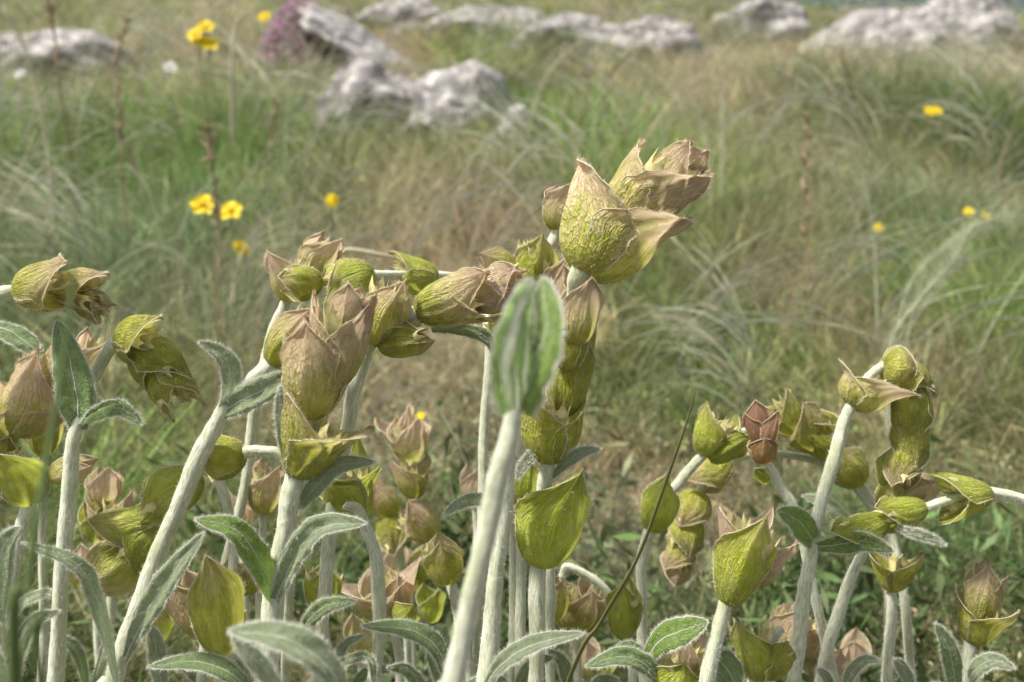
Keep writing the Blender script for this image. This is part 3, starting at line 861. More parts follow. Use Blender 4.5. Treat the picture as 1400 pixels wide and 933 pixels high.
def strand(label, pts, d, wpx, mat, cat='grass stem', name='grass_blade', group=None, taper=True, root=True, feather=0, flat=False):
    """a single blade or feather-grass awn; pts in photo pixels from the foot upward"""
    pw = [P(p[0], p[1], p[2] if len(p) > 2 else d) for p in pts]
    if root:
        q = pw[0].copy(); g0 = float(gz(q[0], q[1]))
        if q[2] > g0:
            dn = nrm(nrm(pw[0] - pw[1]) * .8 + np.array([0, .1, -.6])); L0 = 0.0
            while q[2] > float(gz(q[0], q[1])) - .004 and L0 < 2: L0 += .005; q = pw[0] + dn * L0
            pw = [q, pw[0] + dn * L0 * .5] + pw
    path = catmull(pw, 8); t = np.linspace(0, 1, len(path))
    r = ((.3 if wpx >= 14 else .5) if feather else .8) * wpx / 2 * d / F * ((1 - t) ** .6 * .9 + .1 if taper else np.ones(len(t)))
    V, fs, uv, (T, X, Y) = tube_data(path, r, 6)
    if flat:
        c_ = np.repeat(path, 6, 0); V = c_ + (V - c_) - np.repeat(Y, 6, 0) * (np.sum((V - c_) * np.repeat(Y, 6, 0), 1) * .8)[:, None]
    mb = MB(); mb.add(V, fs, 0, uv)
    if feather:
        n = int(feather * 9); i_ = rng.integers(len(path) // 3, len(path) - 1, n)
        pos = path[i_] + (path[i_ + 1] - path[i_]) * rng.uniform(0, 1, (n, 1))
        dd = nrm(rng.normal(size=(n, 3)) + T[i_] * 1.2)
        hv, hf = hairs(pos, dd, rng.uniform(.5, 1, n) * wpx * 1.5 * d / F, .00016 * d); mb.add(hv, hf, 0)
    o = mb.build(name, [M[mat]], None, path[0]); o.location = path[0]
    return tag(o, label, cat, group)

strand('dark brown single grass blade slanting up right in front of the lemon cup', [(772, 945), (822, 850), (872, 762), (910, 660), (938, 580), (953, 527)], .27, 11, 'bladeg', flat=True)
strand('blurred dark green grass blade rising close to the lens at left', [(22, 960), (38, 800), (62, 640), (86, 500), (100, 380), (103, 340)], .14, 26, 'bladeb', flat=True)
strand('second blurred green blade along the left edge of the near one', [(60, 960), (56, 860), (66, 760), (72, 680)], .16, 14, 'bladeb', flat=True)
FG = 'feather grass awns over the meadow'
strand('thick pale awn running from the tip of the hooked spike up to the right', [(1215, 620), (1218, 475), (1262, 405), (1305, 355), (1330, 312), (1378, 296)], .75, 26, 'awng', group=FG, feather=260)
strand('second pale awn forking left from the thick one', [(1220, 620), (1226, 460), (1250, 380), (1290, 340), (1325, 318)], .8, 14, 'awng', group=FG, feather=150)
strand('tall curved pale stalk from the top left corner', [(76, 380), (70, 250), (58, 160), (35, 70), (5, 10)], 1.1, 12, 'awn', group=FG, feather=200)
strand('short pale awn at the left edge beneath the tall curved stalk', [(-10, 300), (10, 262), (32, 220), (48, 178)], 1.0, 6, 'awn', group=FG, feather=80)
strand('arched faint awn above the nodding green spike', [(285, 470), (278, 400), (262, 368), (232, 342), (190, 332)], .9, 7, 'awng', group=FG, feather=160)
strand('white curved awn right of the paired yellow flowers', [(355, 470), (360, 400), (358, 355), (345, 325), (328, 304)], .95, 7, 'awn', group=FG, feather=80)
strand('pale horizontal stalk behind the nodding cups', [(445, 350), (480, 342), (530, 350), (572, 352)], .6, 10, 'awn', group=FG, root=False)
strand('bright short awn above the tip of the huge cups', [(972, 260), (965, 192), (950, 150), (928, 114)], 1.2, 13, 'awn', group=FG, feather=60)
strand('hooked pale awn just right of the bright short one', [(986, 260), (988, 170), (984, 122), (965, 106), (940, 112)], 1.25, 11, 'awn', group=FG, feather=60)
strand('long faint awn sweeping right under the top rocks', [(905, 230), (903, 150), (870, 100), (820, 62), (764, 42)], 1.5, 9, 'awng', group=FG, feather=150)
strand('pale awn leaning left below the top centre rock', [(720, 200), (735, 130), (765, 80), (792, 58)], 1.5, 9, 'awn', group=FG, feather=60)
strand('long arching green grey stem beside the reddish seed spike', [(1200, 480), (1196, 340), (1180, 250), (1150, 180), (1110, 110), (1085, 78)], .95, 10, 'awng', group=FG, feather=160)
strand('thin pale awn left of the yellow flower at the right', [(1190, 420), (1172, 300), (1140, 240), (1115, 190)], 1.1, 6, 'awn', group=FG, feather=80)
strand('slender stalk crossing the grass at the far right', [(1320, 560), (1345, 470), (1378, 410), (1410, 360)], .9, 5, 'awng', group=FG)
strand('fine upright pale stalk above the green patch at left', [(388, 260), (392, 170), (396, 90), (390, 20)], 1.3, 6, 'awng', group=FG, feather=60)
strand('pale spikelet drooping at the top left centre', [(318, 80), (322, 38), (335, 18), (356, 2)], 1.6, 9, 'awn', group=FG)
strand('thin dry stalk slanting by the brown twisted stalk', [(150, 150), (120, 105), (75, 80), (55, 60)], 1.3, 5, 'strawb', group=FG)
for i, (x0, y0, x1, y1, x2, y2, dd, w_, mt, lab) in enumerate([
    (1232, 640, 1240, 470, 1272, 350, .8, 5, 'awng', 'upright thin stem rising behind the hooked spike'),
    (1340, 640, 1350, 540, 1310, 400, .85, 4, 'awng', 'thin stem leaning left over the right meadow'),
    (1060, 560, 1075, 450, 1110, 330, .9, 5, 'strawb', 'brown thin stem left of the reddish seed spike'),
    (620, 520, 600, 420, 640, 300, 1.0, 4, 'strawb', 'thin brown stem above the nodding cups'),
    (300, 640, 296, 480, 298, 350, .7, 6, 'strawb', 'dark stalk under the paired yellow flowers'),
    (352, 640, 350, 540, 358, 400, .6, 6, 'strawb', 'upright brown stalk behind the diagonal stem'),
    (930, 480, 950, 400, 1010, 320, 1.0, 5, 'awn', 'straw awn leaning right below the huge cups'),
    (1010, 470, 985, 400, 960, 330, 1.0, 5, 'awng', 'green awn leaning left below the huge cups'),
    (820, 560, 900, 590, 980, 560, .8, 4, 'awn', 'pale strand lying nearly flat right of the tall spike'),
    (640, 640, 600, 560, 560, 520, .6, 4, 'awn', 'dry strand crossing the litter left of the blurred leaf'),
    (230, 330, 180, 230, 110, 250, 1.2, 5, 'awn', 'bent straw lying over the green patch at left'),
    (1380, 320, 1365, 240, 1390, 160, 1.2, 5, 'strawb', 'brown stem at the right edge'),
    (560, 300, 540, 240, 500, 180, 1.3, 5, 'awn', 'pale bent stem under the upright rock')]):
    strand(lab, [(x0, y0), (x1, y1), (x2, y2)], dd, w_, mt, group=FG)


def seedhead(label, pts, d, wpx, span, mat='strawb'):
    pw = [P(p[0], p[1], d) for p in pts]; g0 = float(gz(pw[0][0], pw[0][1]))
    if pw[0][2] > g0: pw = [np.array([pw[0][0], pw[0][1] + .01, g0 - .004])] + pw
    path = catmull(pw, 8)
    root = empty('seeding_grass', path[0], label, 'grass', 'seeding grass stalks')
    V, fs, uv, (T, X, Y) = tube_data(path, np.linspace(1.6, .7, len(path)) * d / F, 6)
    mb = MB(); mb.add(V, fs, 0, uv); mb.build('stem', [M[mat]], root, path[0])
    mb = MB(); n0 = int(len(path) * (1 - span))
    for i in range(46):
        k = rng.integers(n0, len(path) - 1); c_ = path[k] + (path[k + 1] - path[k]) * rng.uniform()
        dr = nrm(T[k] * 1.3 + rng.normal(size=3) * .7); L = .8 * wpx * d / F * rng.uniform(.5, 1.1)
        pth = np.array([c_ + dr * L * s for s in (0, .3, .6, 1.0)]); v, f, u_, _ = tube_data(pth, np.array([.06, .10, .08, .01]) * L, 5)
        mb.add(v, f, 0)
    mb.build('spikelets', [M[mat]], root, path[0])
    return root
seedhead('brown branched seed head standing in the grass at the upper left', [(168, 260), (166, 180), (160, 100), (172, 28)], 1.1, 22, .55)
seedhead('tall brown seed stalk between the paired yellow flowers', [(300, 420), (300, 330), (293, 250), (284, 180)], .85, 24, .5)
seedhead('reddish brown seed spike in the middle of the right meadow', [(1108, 480), (1106, 380), (1100, 280), (1104, 160)], .95, 26, .55)
seedhead('twisted brown seed stalk at the top left corner', [(80, 110), (76, 60), (68, 20), (60, -15)], 1.2, 20, .8)
seedhead('short brown spike low left of the diagonal ledge', [(368, 260), (372, 190), (376, 140)], 1.4, 16, .5)


# ------------------------------------------------------------------ small flowers
M['petal'] = mat_plain('petal_yellow', (0.85, 0.68, 0.02), .35, .5, .1, .12, 200)
M['petalw'] = mat_plain('petal_white', (0.75, 0.74, 0.70), .35, .5, .1, .05, 200)
M['petalp'] = mat_plain('petal_purple', (0.42, 0.22, 0.36), .35, .6, .2, .3, 60)


def flower(px, py, d, wpx, label, heads=None, mat='petal', npet=5, group='yellow meadow flowers', bud=False):
    c0 = P(px, py, d); g0 = float(gz(c0[0], c0[1]))
    # foot on the ground below and slightly behind
    foot = np.array([c0[0] + rng.uniform(-.01, .01), c0[1] + .01, float(gz(c0[0], c0[1] + .01)) - .003])
    root = empty('wild_flower', foot, label, 'flower', group)
    for hx, hy, hw in (heads or [(0, 0, wpx)]):
        c = c0 + RT * hx * d / F - UP * hy * d / F; R = hw / 2 * d / F
        st = catmull([foot, foot * .5 + c * .5 + np.array([rng.uniform(-.005, .005), 0, 0]), c - np.array([0, 0, R * .2])], 8)
        mb = MB(); v, f, u_, _ = tube_data(st, .0007 + 0 * st[:, 0], 6); mb.add(v, f, 0, u_); mb.build('stem', [M['sapg']], root, foot)
        ax = nrm(np.array([rng.uniform(-.4, .4), -.7, .8]))
        A = nrm(np.cross(ax, [1, .2, 0])); B_ = np.cross(ax, A)
        for q in range(3 if bud else npet):
            th = q / (3 if bud else npet) * 2 * PI + rng.uniform(-.1, .1)
            D_ = math.cos(th) * A + math.sin(th) * B_; S_ = np.cross(ax, D_)
            nu_, nv_ = 5, 6; vv = []
            for i in range(nv_):
                t = i / (nv_ - 1); ww = R * .50 * math.sin(PI * (0.08 + .80 * t)) ** .8
                for j in range(nu_):
                    u = j / (nu_ - 1) * 2 - 1
                    up = (1.6 * R * t - .5 * R * (1 - t)) if bud else R * (.35 * t - .25 * t * t + .18 * u * u)
                    rr_ = R * (.5 * math.sin(t * PI) + .05) if bud else R * t
                    vv.append(c + D_ * rr_ + S_ * u * ww + ax * up)
            mb = MB(); mb.add(np.array(vv), [(i * nu_ + j, i * nu_ + j + 1, (i + 1) * nu_ + j + 1, (i + 1) * nu_ + j) for i in range(nv_ - 1) for j in range(nu_ - 1)])
            mb.build('petal', [M[mat]], root, foot)
        mb = MB(); cv = []
        for q in range(16):
            dr = nrm(ax + rng.normal(size=3) * .5); v, f, u_, _ = tube_data(np.array([c, c + dr * R * .25, c + dr * R * .42]), np.array([.03, .03, .07]) * R, 4); mb.add(v, f)
        mb.build('stamens', [M[mat]], root, foot)
    return root
flower(278, 54, 1.5, 30, 'largest cluster of yellow blossoms at the upper left', [(-10, -6, 26), (4, -16, 24), (10, 8, 26), (-4, 4, 22)])
flower(362, 24, 1.8, 18, 'small round yellow flower at the top edge', npet=8)
flower(296, 286, .95, 26, 'pair of yellow blossoms beside the brown seed stalk', [(-18, -4, 36), (20, 4, 33)])
flower(453, 280, .8, 27, 'orange yellow bud above the nodding beige cups', bud=True)
flower(334, 345, .95, 27, 'blurred yellow bud under the white curved awn', bud=True)
flower(1274, 153, 1.5, 20, 'single yellow flower against the dark green tuft at the right', npet=7, heads=[(-3, 0, 17), (6, -1, 15)])
flower(1334, 294, 1.1, 16, 'two tiny yellow flowers at the upper end of the thick awn', [(-10, -3, 16), (12, 2, 15)])
flower(1201, 312, 1.2, 15, 'tiny pale yellow flower right of the reddish seed spike')
flower(575, 570, .7, 14, 'tiny yellow flower beside the pale beige cups')
flower(232, 93, 1.6, 20, 'small white flower at the upper left', mat='petalw', group='white meadow flowers')
flower(28, 102, 1.6, 18, 'faint whitish flower near the left edge', mat='petalw', group='white meadow flowers')

# purple thyme cushion
p, d = G(418, 118)
n = 9000
a_ = rng.uniform(0, 2 * PI, n); r_ = np.sqrt(rng.uniform(0, 1, n)) * 62 * d / F
x = p[0] + r_ * np.cos(a_); y = p[1] + r_ * np.sin(a_); z = gz(x, y) + .08 + .15 * (1 - (r_ / r_.max()) ** 2) * rng.uniform(.5, 1, n)
c0 = np.stack([x, y, z], 1); D = nrm(rng.normal(size=(n, 3))); S = nrm(np.cross(D, rng.normal(size=(n, 3)))); L = rng.uniform(.003, .008, n)[:, None]
V = np.stack([c0 - D * L, c0 - S * L * .6, c0 + D * L, c0 + S * L * .6], 1).reshape(-1, 3)
C = np.repeat(np.where(rng.uniform(0, 1, (n, 1)) < .65, np.array([[.58, .38, .50]]), np.array([[.16, .18, .08]])) * rng.lognormal(0, .2, (n, 1)), 4, 0)
fast_mesh('thyme_cushion', V, np.arange(4 * n).reshape(-1, 4), np.zeros((0, 3), int), C, mat_attr('thyme', .3), 'purple flowering thyme cushion above the diagonal pale ledge', 'flower cushion', kind=None)
# ------------------------------------------------------------------ the ironwort stems
B = dict
make_plant('thick white stem with a tall upright felted leaf at left, its green spike nodding right',
    [(75, 935, 14, .30), (84, 800, 13.5), (95, 660, 12.5), (104, 585, 12), (120, 535, 10, .308), (145, 485, 11, .31), (168, 463, 13, .305), (205, 480, 8, .31), (236, 520, 6, .315), (248, 548, 4, .32)], .30,
    [(160, 463, 222, 470, 74, -62, B(k=-.1, sk=-8, tone=.12, W0=98, az2=110, L2=.62, k2=-.25, ac=.3)),
     (192, 468, 238, 536, 70, -70, B(k=-.25, tone=.12, k2=-.3, L2=.9, cone=0, W0=112)),
     (214, 498, 254, 562, 60, -100, B(k=-.25, tone=.2, k2=-.4, cone=0, W0=112))],
    [([(108, 588), (106, 545), (96, 495), (78, 438)], 62, B(roll=18, fold=.45, mat='leaf', peak=.36, base=.45)),
     ([(112, 582, .30), (135, 566, .294), (165, 558, .29), (196, 580, .288)], 32, B(roll=-35, fold=.3, mat='leaf'))])
make_plant('arched stem entering from the left edge with fat pinkish cups pointing right',
    [(-75, 1000, 12, .32), (-95, 700, 12), (-80, 470, 12), (-30, 412, 13), (6, 402, 13, .30), (60, 398, 9), (110, 405, 6), (135, 418, 4)], .31,
    [(24, 401, 114, 382, 78, -60, B(k=-.2, sk=14, tone=.42, W0=100, az2=120, L2=.75, k2=-.35, d=.30)),
     (78, 396, 146, 402, 66, -70, B(k=-.25, tone=.5, k2=-.5, d=.306)),
     (108, 408, 150, 428, 50, 60, B(k=-.3, tone=.5, k2=-.5, d=.31))])
make_plant('brown pink spike leaning right, its fat cups crowded behind the tall felted leaf',
    [(-60, 950, 9), (-58, 700, 9), (-20, 610, 9), (20, 575, 8), (70, 530, 7), (110, 490, 5)], .33,
    [(-8, 602, 22, 520, 86, 60, B(k=-.1, tone=.5, k2=-.2)),
     (20, 590, 88, 490, 96, -30, B(k=-.25, sk=-30, tone=.62, k2=-.2, az2=100, L2=.85)),
     (60, 545, 118, 474, 74, -60, B(k=-.1, tone=.75, k2=-.2)),
     (112, 515, 136, 456, 50, 50, B(k=-.2, tone=.75)),
     (-30, 650, 10, 585, 60, 20, B(k=-.2, tone=.2))],
    [([(-20, 445), (10, 452), (38, 470), (56, 490)], 40, B(roll=40, fold=.2, mat='leaf'))])
make_plant('slim pale stem holding one round olive cup just left of the thick white stem',
    [(58, 940, 8), (60, 800, 8), (57, 680, 7.5), (60, 620, 7.5)], .35,
    [(60, 622, 64, 545, 48, 20, B(k=-.6, tone=.35, k2=-.6))])
make_plant('leaning pinkish stem at the left edge topped by a pale green papery bract',
    [(-10, 930, 11), (5, 850, 11), (22, 760, 11), (42, 682, 11), (66, 650, 8), (100, 640, 7)], .31,
    [(44, 690, 18, 612, 66, -20, B(k=.25, sk=-14, tone=-.1, mat='fresh', k2=.1, L2=.7)),
     (68, 652, 130, 632, 44, 15, B(k=-.3, tone=.65, k2=-.5))],
    [([(0, 850, .28), (-2, 800, .28), (4, 750, .28), (28, 720, .28)], 42, B(mat='wool', roll=20)),
     ([(10, 860, .3), (30, 825, .3), (62, 812, .3), (75, 818, .3)], 20, B(mat='wool', roll=40))])
# main diagonal stem
make_plant('main diagonal white stem rising right from two woolly leaves to the wrinkled brown bract',
    [(152, 940, 17), (172, 880, 17), (205, 790, 16), (240, 700, 15.5), (278, 615, 15), (306, 560, 14), (345, 520, 14), (380, 492, 15.5), (405, 468, 7), (424, 440, 4)], .29,
    [(372, 498, 432, 418, 70, -15, B(k=-.25, sk=12, tone=.45, W0=102, az2=150, k2=-.2, L2=.8))],
    [([(304, 562, .29), (316, 530, .288), (308, 492, .286), (272, 467, .282)], 37, B(mat='wool', roll=-30, fold=.5, base=.5)),
     ([(306, 562, .289), (336, 545, .284), (370, 528, .283), (400, 508, .287)], 46, B(mat='wool', roll=10, fold=.5, base=.6, peak=.4)),
     ([(160, 935, .285), (140, 850, .28), (108, 775, .275), (30, 742, .268)], 33, B(mat='wool', roll=-42, fold=.35, peak=.55)),
     ([(172, 900, .286), (198, 845, .28), (232, 790, .276), (280, 728, .272)], 46, B(mat='wool', roll=30, fold=.55))], dots=1.3)
make_plant('pale spike stem behind the diagonal stem with beige pointed cups at its top left',
    [(255, 1000, 10, .36), (285, 880, 9.5), (304, 790, 9.5), (330, 690, 9), (344, 590, 9), (362, 490, 8.5), (376, 445, 8.5), (392, 408, 8.5), (402, 370, 6), (432, 345, 5)], .345,
    [(398, 412, 396, 346, 62, -40, B(k=.05, sk=-16, tone=.75, k2=-.1, L2=.8, az2=120, d=.34)),
     (440, 385, 384, 390, 54, 30, B(k=-.35, tone=.25, k2=-.5, d=.325)),
     (422, 378, 452, 318, 56, 30, B(k=-.25, sk=14, tone=.8, k2=-.4, d=.35))])
make_plant('nodding stem whose bare white link joins a yellow green cup to an olive one',
    [(652, 960, 9, .38), (656, 780, 9), (662, 600, 8.5), (668, 460, 8.5), (645, 392, 8.5, .36), (590, 376, 8.5, .35), (548, 377, 8.5, .34), (505, 376, 9, .33), (470, 385, 7), (445, 383, 8)], .34,
    [(598, 380, 530, 374, 54, -75, B(k=.05, tone=.1, mat='fresh', k2=.1, d=.345, L2=.95)),
     (510, 372, 440, 398, 66, -25, B(k=-.15, sk=-20, tone=.3, k2=-.1, mat='fresh', d=.328))])
make_plant('stem with a tall veined golden bract and a brown spike pointing to the blurred leaf',
    [(425, 990, 10, .31), (440, 850, 11), (455, 700, 12), (478, 570, 13), (490, 510, 13), (508, 466, 14), (540, 440, 11), (574, 426, 14), (630, 408, 8), (700, 385, 6)], .305,
    [(510, 470, 548, 378, 76, 0, B(k=-.25, sk=10, tone=.42, az2=112, k2=.3, L2=.62, W0=100)),
     (518, 472, 596, 452, 60, 20, B(k=-.3, sk=8, tone=.2, n=1)),
     (570, 426, 672, 396, 80, -35, B(k=-.1, sk=-5, tone=.58, az2=85, k2=.02, L2=1.02)),
     (632, 410, 708, 386, 66, -40, B(k=-.15, tone=.8, k2=-.05, az2=80)),
     (668, 398, 724, 378, 50, -30, B(k=-.4, tone=.9, k2=-.4))],
    [([(590, 452, .31), (625, 450, .315), (665, 462, .32), (690, 505, .325)], 26, B(mat='leaf', roll=35))])
make_plant('small pale nodding spike peeping between the brown spike and the blurred upright leaf',
    [(700, 940, 8), (702, 800, 8), (704, 600, 8), (712, 460, 8), (708, 395, 8), (695, 376, 7), (680, 366, 6)], .33,
    [(706, 372, 655, 350, 46, 15, B(k=-.35, tone=.5, k2=-.5)),
     (700, 462, 672, 425, 50, 0, B(k=-.3, tone=-.1, mat='fresh', n=2))])
# central big cups
make_plant('stout white stem carrying the three largest stacked brown cups left of centre',
    [(366, 945, 18), (372, 830, 18), (384, 750, 17), (396, 690, 16.5), (404, 640, 16), (420, 580, 10), (436, 530, 10), (455, 470, 8), (480, 410, 5)], .283,
    [(404, 650, 446, 556, 106, 78, B(k=.0, cone=.9, sk=8, tone=.28, W0=106, tipout=.25, k2=-.1, L2=1.02, az2=-70, sk2=10, ac=.3)),
     (424, 570, 440, 432, 100, -18, B(k=-.35, cone=.5, sk=-12, tone=.52, W0=100, k2=-.2, L2=.7, ac=.55)),
     (452, 530, 474, 398, 82, 72, B(k=-.1, tone=.72, k2=.05, az2=-95, L2=.88)),
     (470, 470, 486, 390, 60, -20, B(k=-.3, tone=.9, k2=-.4)),
     (482, 440, 500, 398, 42, 40, B(k=-.2, tone=.9))],
    [([(376, 822, .282), (358, 775, .276), (322, 725, .27), (266, 710, .266)], 50, B(mat='lfresh', roll=-38, fold=.3, base=.4, peak=.42)),
     ([(378, 820, .28), (405, 760, .276), (440, 722, .272), (502, 716, .27)], 50, B(mat='wool', roll=28, fold=.7, base=.45)),
     ([(404, 700, .29), (430, 668, .284), (462, 638, .282), (514, 632, .28)], 34, B(mat='wool', roll=20, fold=.5)),
     ([(400, 665, .281), (388, 610, .278), (382, 560, .277), (384, 528, .276)], 16, B(mat='wool', roll=20, fold=.3))], dots=1.2)
make_plant('short side stem with a green and brown round cup left of the three stacked cups',
    [(392, 900, 8, .32), (398, 760, 8), (402, 660, 9), (380, 620, 10), (350, 618, 10.5), (318, 623, 10.5), (295, 632, 6)], .30,
    [(334, 624, 272, 630, 68, 25, B(k=-.3, tone=.15, k2=-.45, W0=104, ac=.2, lift=.0))])
make_plant('arched stem bowing left to lemon green cups right of the three stacked cups',
    [(510, 945, 12), (518, 870, 11.5), (517, 790, 11.5), (506, 735, 11), (488, 698, 9), (472, 690, 8)], .30,
    [(492, 702, 452, 650, 60, -20, B(k=-.3, tone=-.1, mat='fresh', k2=-.4, d=.308)),
     (480, 690, 488, 632, 56, 60, B(k=.1, tone=-.2, mat='fresh', k2=0, d=.32)),
     (500, 705, 486, 590, 34, 0, B(k=-.4, tone=-.1, mat='fresh', n=1, d=.325))],
    [([(512, 940, .29), (505, 900, .29), (470, 905, .3), (440, 930, .31)], 14, B(mat='leaf'))])
make_plant('thin stem with one bright lemon green cup beneath the right hand woolly leaf',
    [(452, 960, 8), (446, 890, 8), (440, 828, 8)], .32,
    [(438, 832, 444, 772, 56, 10, B(k=-.25, tone=-.2, mat='fresh', k2=-.3))],
    [([(410, 868, .3), (425, 845, .298), (448, 828, .296), (488, 822, .295)], 26, B(mat='leaf', roll=15))])
make_plant('pink star shaped cup with spread spiny tips behind the arched stem',
    [(548, 970, 8), (545, 900, 8), (538, 845, 8)], .35,
    [(534, 848, 516, 782, 84, 86, B(k=.15, tipout=.3, tone=.8, k2=.15)),
     (530, 850, 528, 778, 74, 20, B(k=-.1, tone=.85, k2=0)),
     (545, 850, 566, 822, 44, 10, B(k=-.2, tone=-.2, mat='fresh', n=1, d=.34))])
make_plant('large drooping green bract with a reddened cup beside it under the diagonal stem',
    [(262, 1000, 8, .31), (275, 930, 9), (280, 890, 9), (270, 860, 6)], .285,
    [(308, 890, 282, 752, 76, 10, B(cal=0, k=-.1, sk=-14, tone=.1, W0=92, k2=-.3, L2=.6, ac=.5)),
     (290, 872, 242, 790, 66, -30, B(k=-.15, tone=.7, k2=-.2, mat='bract', d=.295))])
make_plant('hanging spike of green pink tipped cups crossing behind the diagonal stem',
    [(296, 1000, 8, .34), (310, 860, 8), (318, 740, 8), (300, 660, 8), (265, 645, 8), (225, 690, 7), (190, 745, 6), (170, 780, 5)], .32,
    [(272, 650, 190, 696, 76, -30, B(k=-.2, tone=.12, mat='fresh', k2=-.3)),
     (222, 708, 138, 738, 66, 35, B(k=-.1, sk=24, tone=.3, mat='fresh', k2=-.2, az2=-120, L2=.7)),
     (216, 716, 168, 766, 72, -60, B(k=-.35, tone=.1, mat='fresh', k2=-.35)),
     (186, 752, 134, 794, 78, 0, B(k=-.2, tone=.45, mat='fresh', k2=-.4))])
make_plant('two small beige cups on a short hidden stem left of the hanging green spike',
    [(150, 960, 7), (152, 820, 7), (150, 735, 7), (146, 690, 5)], .38,
    [(148, 735, 150, 665, 62, 60, B(k=-.05, tone=.7, k2=-.1)),
     (146, 690, 140, 640, 50, 10, B(k=0, tone=.85, k2=0)),
     (130, 740, 126, 690, 40, 30, B(k=0, tone=.1, mat='fresh'))])
make_plant('brown withered cup with curled tips between the round side cup and the stout stem',
    [(352, 950, 7), (356, 800, 7), (360, 700, 7)], .35,
    [(360, 702, 370, 630, 54, 30, B(k=-.1, tone=.8, k2=0)),
     (338, 812, 332, 762, 60, 50, B(k=-.2, tone=.5, d=.33))])
# blurred near stem
make_plant('thick blurred stem nearest the camera ending in a folded green and white striped leaf pair',
    [(612, 955, 20), (640, 840, 20), (668, 710, 19.5), (690, 620, 19), (704, 552, 18.5)], .185,
    [], [([(712, 558, .183), (732, 500, .18), (748, 445, .18), (740, 380, .187)], 78, B(mat='lfresh', roll=48, fold=.2, base=.75, peak=.30, tipp=.45)),
         ([(702, 560, .182), (700, 500, .178), (710, 440, .178), (728, 384, .186)], 78, B(mat='stripe', roll=-38, fold=.25, base=.8, peak=.30, tipp=.50))], dots=.8)
# tall spike right of centre
make_plant('tall central spike leaning right, topped by two huge pink and olive cups',
    [(733, 950, 14.5), (734, 860, 14.5), (736, 770, 14), (742, 690, 13), (748, 630, 12), (762, 560, 9), (775, 480, 9), (783, 415, 14, .293), (799, 366, 21, .286), (840, 310, 9, .292), (885, 260, 7, .292)], .30,
    [(738, 772, 768, 634, 98, 8, B(cal=0, k=-.1, cone=.3, sk=26, tone=-.1, mat='fresh', W0=104, k2=-.1, L2=.7, ac=.6)),
     (752, 632, 758, 528, 90, -70, B(k=-.12, tone=.12, k2=-.1)),
     (770, 566, 788, 440, 68, 15, B(k=-.2, tone=.1, k2=-.1)),
     (784, 520, 790, 400, 54, 80, B(k=-.1, tone=.2, k2=.0)),
     (780, 470, 776, 362, 56, -10, B(k=-.2, tone=.8, k2=-.2, d=.305)),
     (786, 470, 796, 384, 58, 25, B(k=.0, tone=.7, k2=0, d=.287, cal=0, cone=.1)),
     (776, 505, 784, 425, 60, -40, B(k=-.1, tone=.4, k2=0, d=.292, cal=0)),
     (802, 376, 866, 262, 142, -84, B(dt=.006, k=.02, cone=.35, sk=-12, tone=.58, W0=112, k2=.10, cal=0, L2=.98, az2=84, ac=.42, tipout=.15)),
     (834, 322, 928, 216, 104, 62, B(k=-.05, cone=.4, tone=.55, W0=112, k2=-.0, az2=-100, ac=.35, L2=.9)),
     (875, 275, 956, 222, 84, -50, B(k=-.15, tone=.7, k2=-.2, az2=110, L2=1.0)),
     (905, 250, 962, 205, 56, 10, B(k=-.2, tone=.7, k2=-.2))],
    [([(752, 655, .302), (775, 632, .296), (796, 618, .294), (822, 614, .293)], 20, B(mat='wool', roll=-20)),
     ([(770, 668, .302), (785, 655, .299), (797, 650, .297), (806, 656, .296)], 12, B(mat='wool', roll=-20)),
     ([(778, 470, .30), (795, 450, .297), (808, 430, .295), (817, 412, .294)], 14, B(mat='lfresh')),
     ([(740, 600, .30), (728, 620, .296), (714, 638, .294), (706, 655, .293)], 16, B(mat='wool'))], dots=1.2)
make_plant('hairy stem just behind the tall spike, with a small beige cup beside the huge ones',
    [(712, 950, 10), (712, 800, 10), (712, 660, 10), (716, 560, 9), (722, 450, 9), (738, 370, 10), (760, 318, 11), (768, 280, 6)], .325,
    [(726, 398, 740, 322, 60, 0, B(k=-.15, tone=.25, mat='fresh', k2=0)),
     (757, 314, 770, 256, 46, 25, B(k=-.0, tone=.75, k2=-.05, ac=.1)),
     (745, 420, 752, 340, 56, 70, B(k=0, tone=.9, mat='bract'))])
make_plant('thick hairy stem standing close behind the blurred near stem',
    [(664, 950, 17), (672, 850, 16), (684, 740, 15), (694, 640, 14), (700, 560, 11), (704, 480, 8)], .285,
    [(708, 690, 712, 625, 56, 30, B(k=-.1, tone=-.1, mat='fresh', d=.31)),
     (704, 500, 710, 440, 50, 60, B(k=-.2, tone=.3, mat='fresh', k2=-.3))],
    [([(690, 690, .29), (665, 684, .295), (635, 686, .297), (606, 704, .3)], 24, B(mat='leaf', roll=-30)),
     ([(662, 940, .28), (690, 905, .275), (735, 880, .272), (800, 866, .27)], 34, B(mat='wool', roll=25, fold=.6))], dots=1.4)
make_plant('slender stem beside the spike foot with a yellow green cup low down',
    [(752, 960, 9), (752, 860, 9), (752, 770, 8)], .34,
    [(752, 850, 760, 790, 50, 20, B(k=-.2, tone=.2, d=.35))])
make_plant('dark brown shaggy cup with many spiny tips right of the central stems',
    [(792, 1000, 7), (790, 900, 7), (786, 860, 7)], .37,
    [(788, 862, 790, 800, 74, 30, B(k=-.1, tone=.5, k2=.1)),
     (790, 850, 780, 786, 60, 80, B(k=0, tone=.7, k2=.2)),
     (800, 850, 820, 800, 50, 60, B(k=0, tone=.6, k2=.2))])
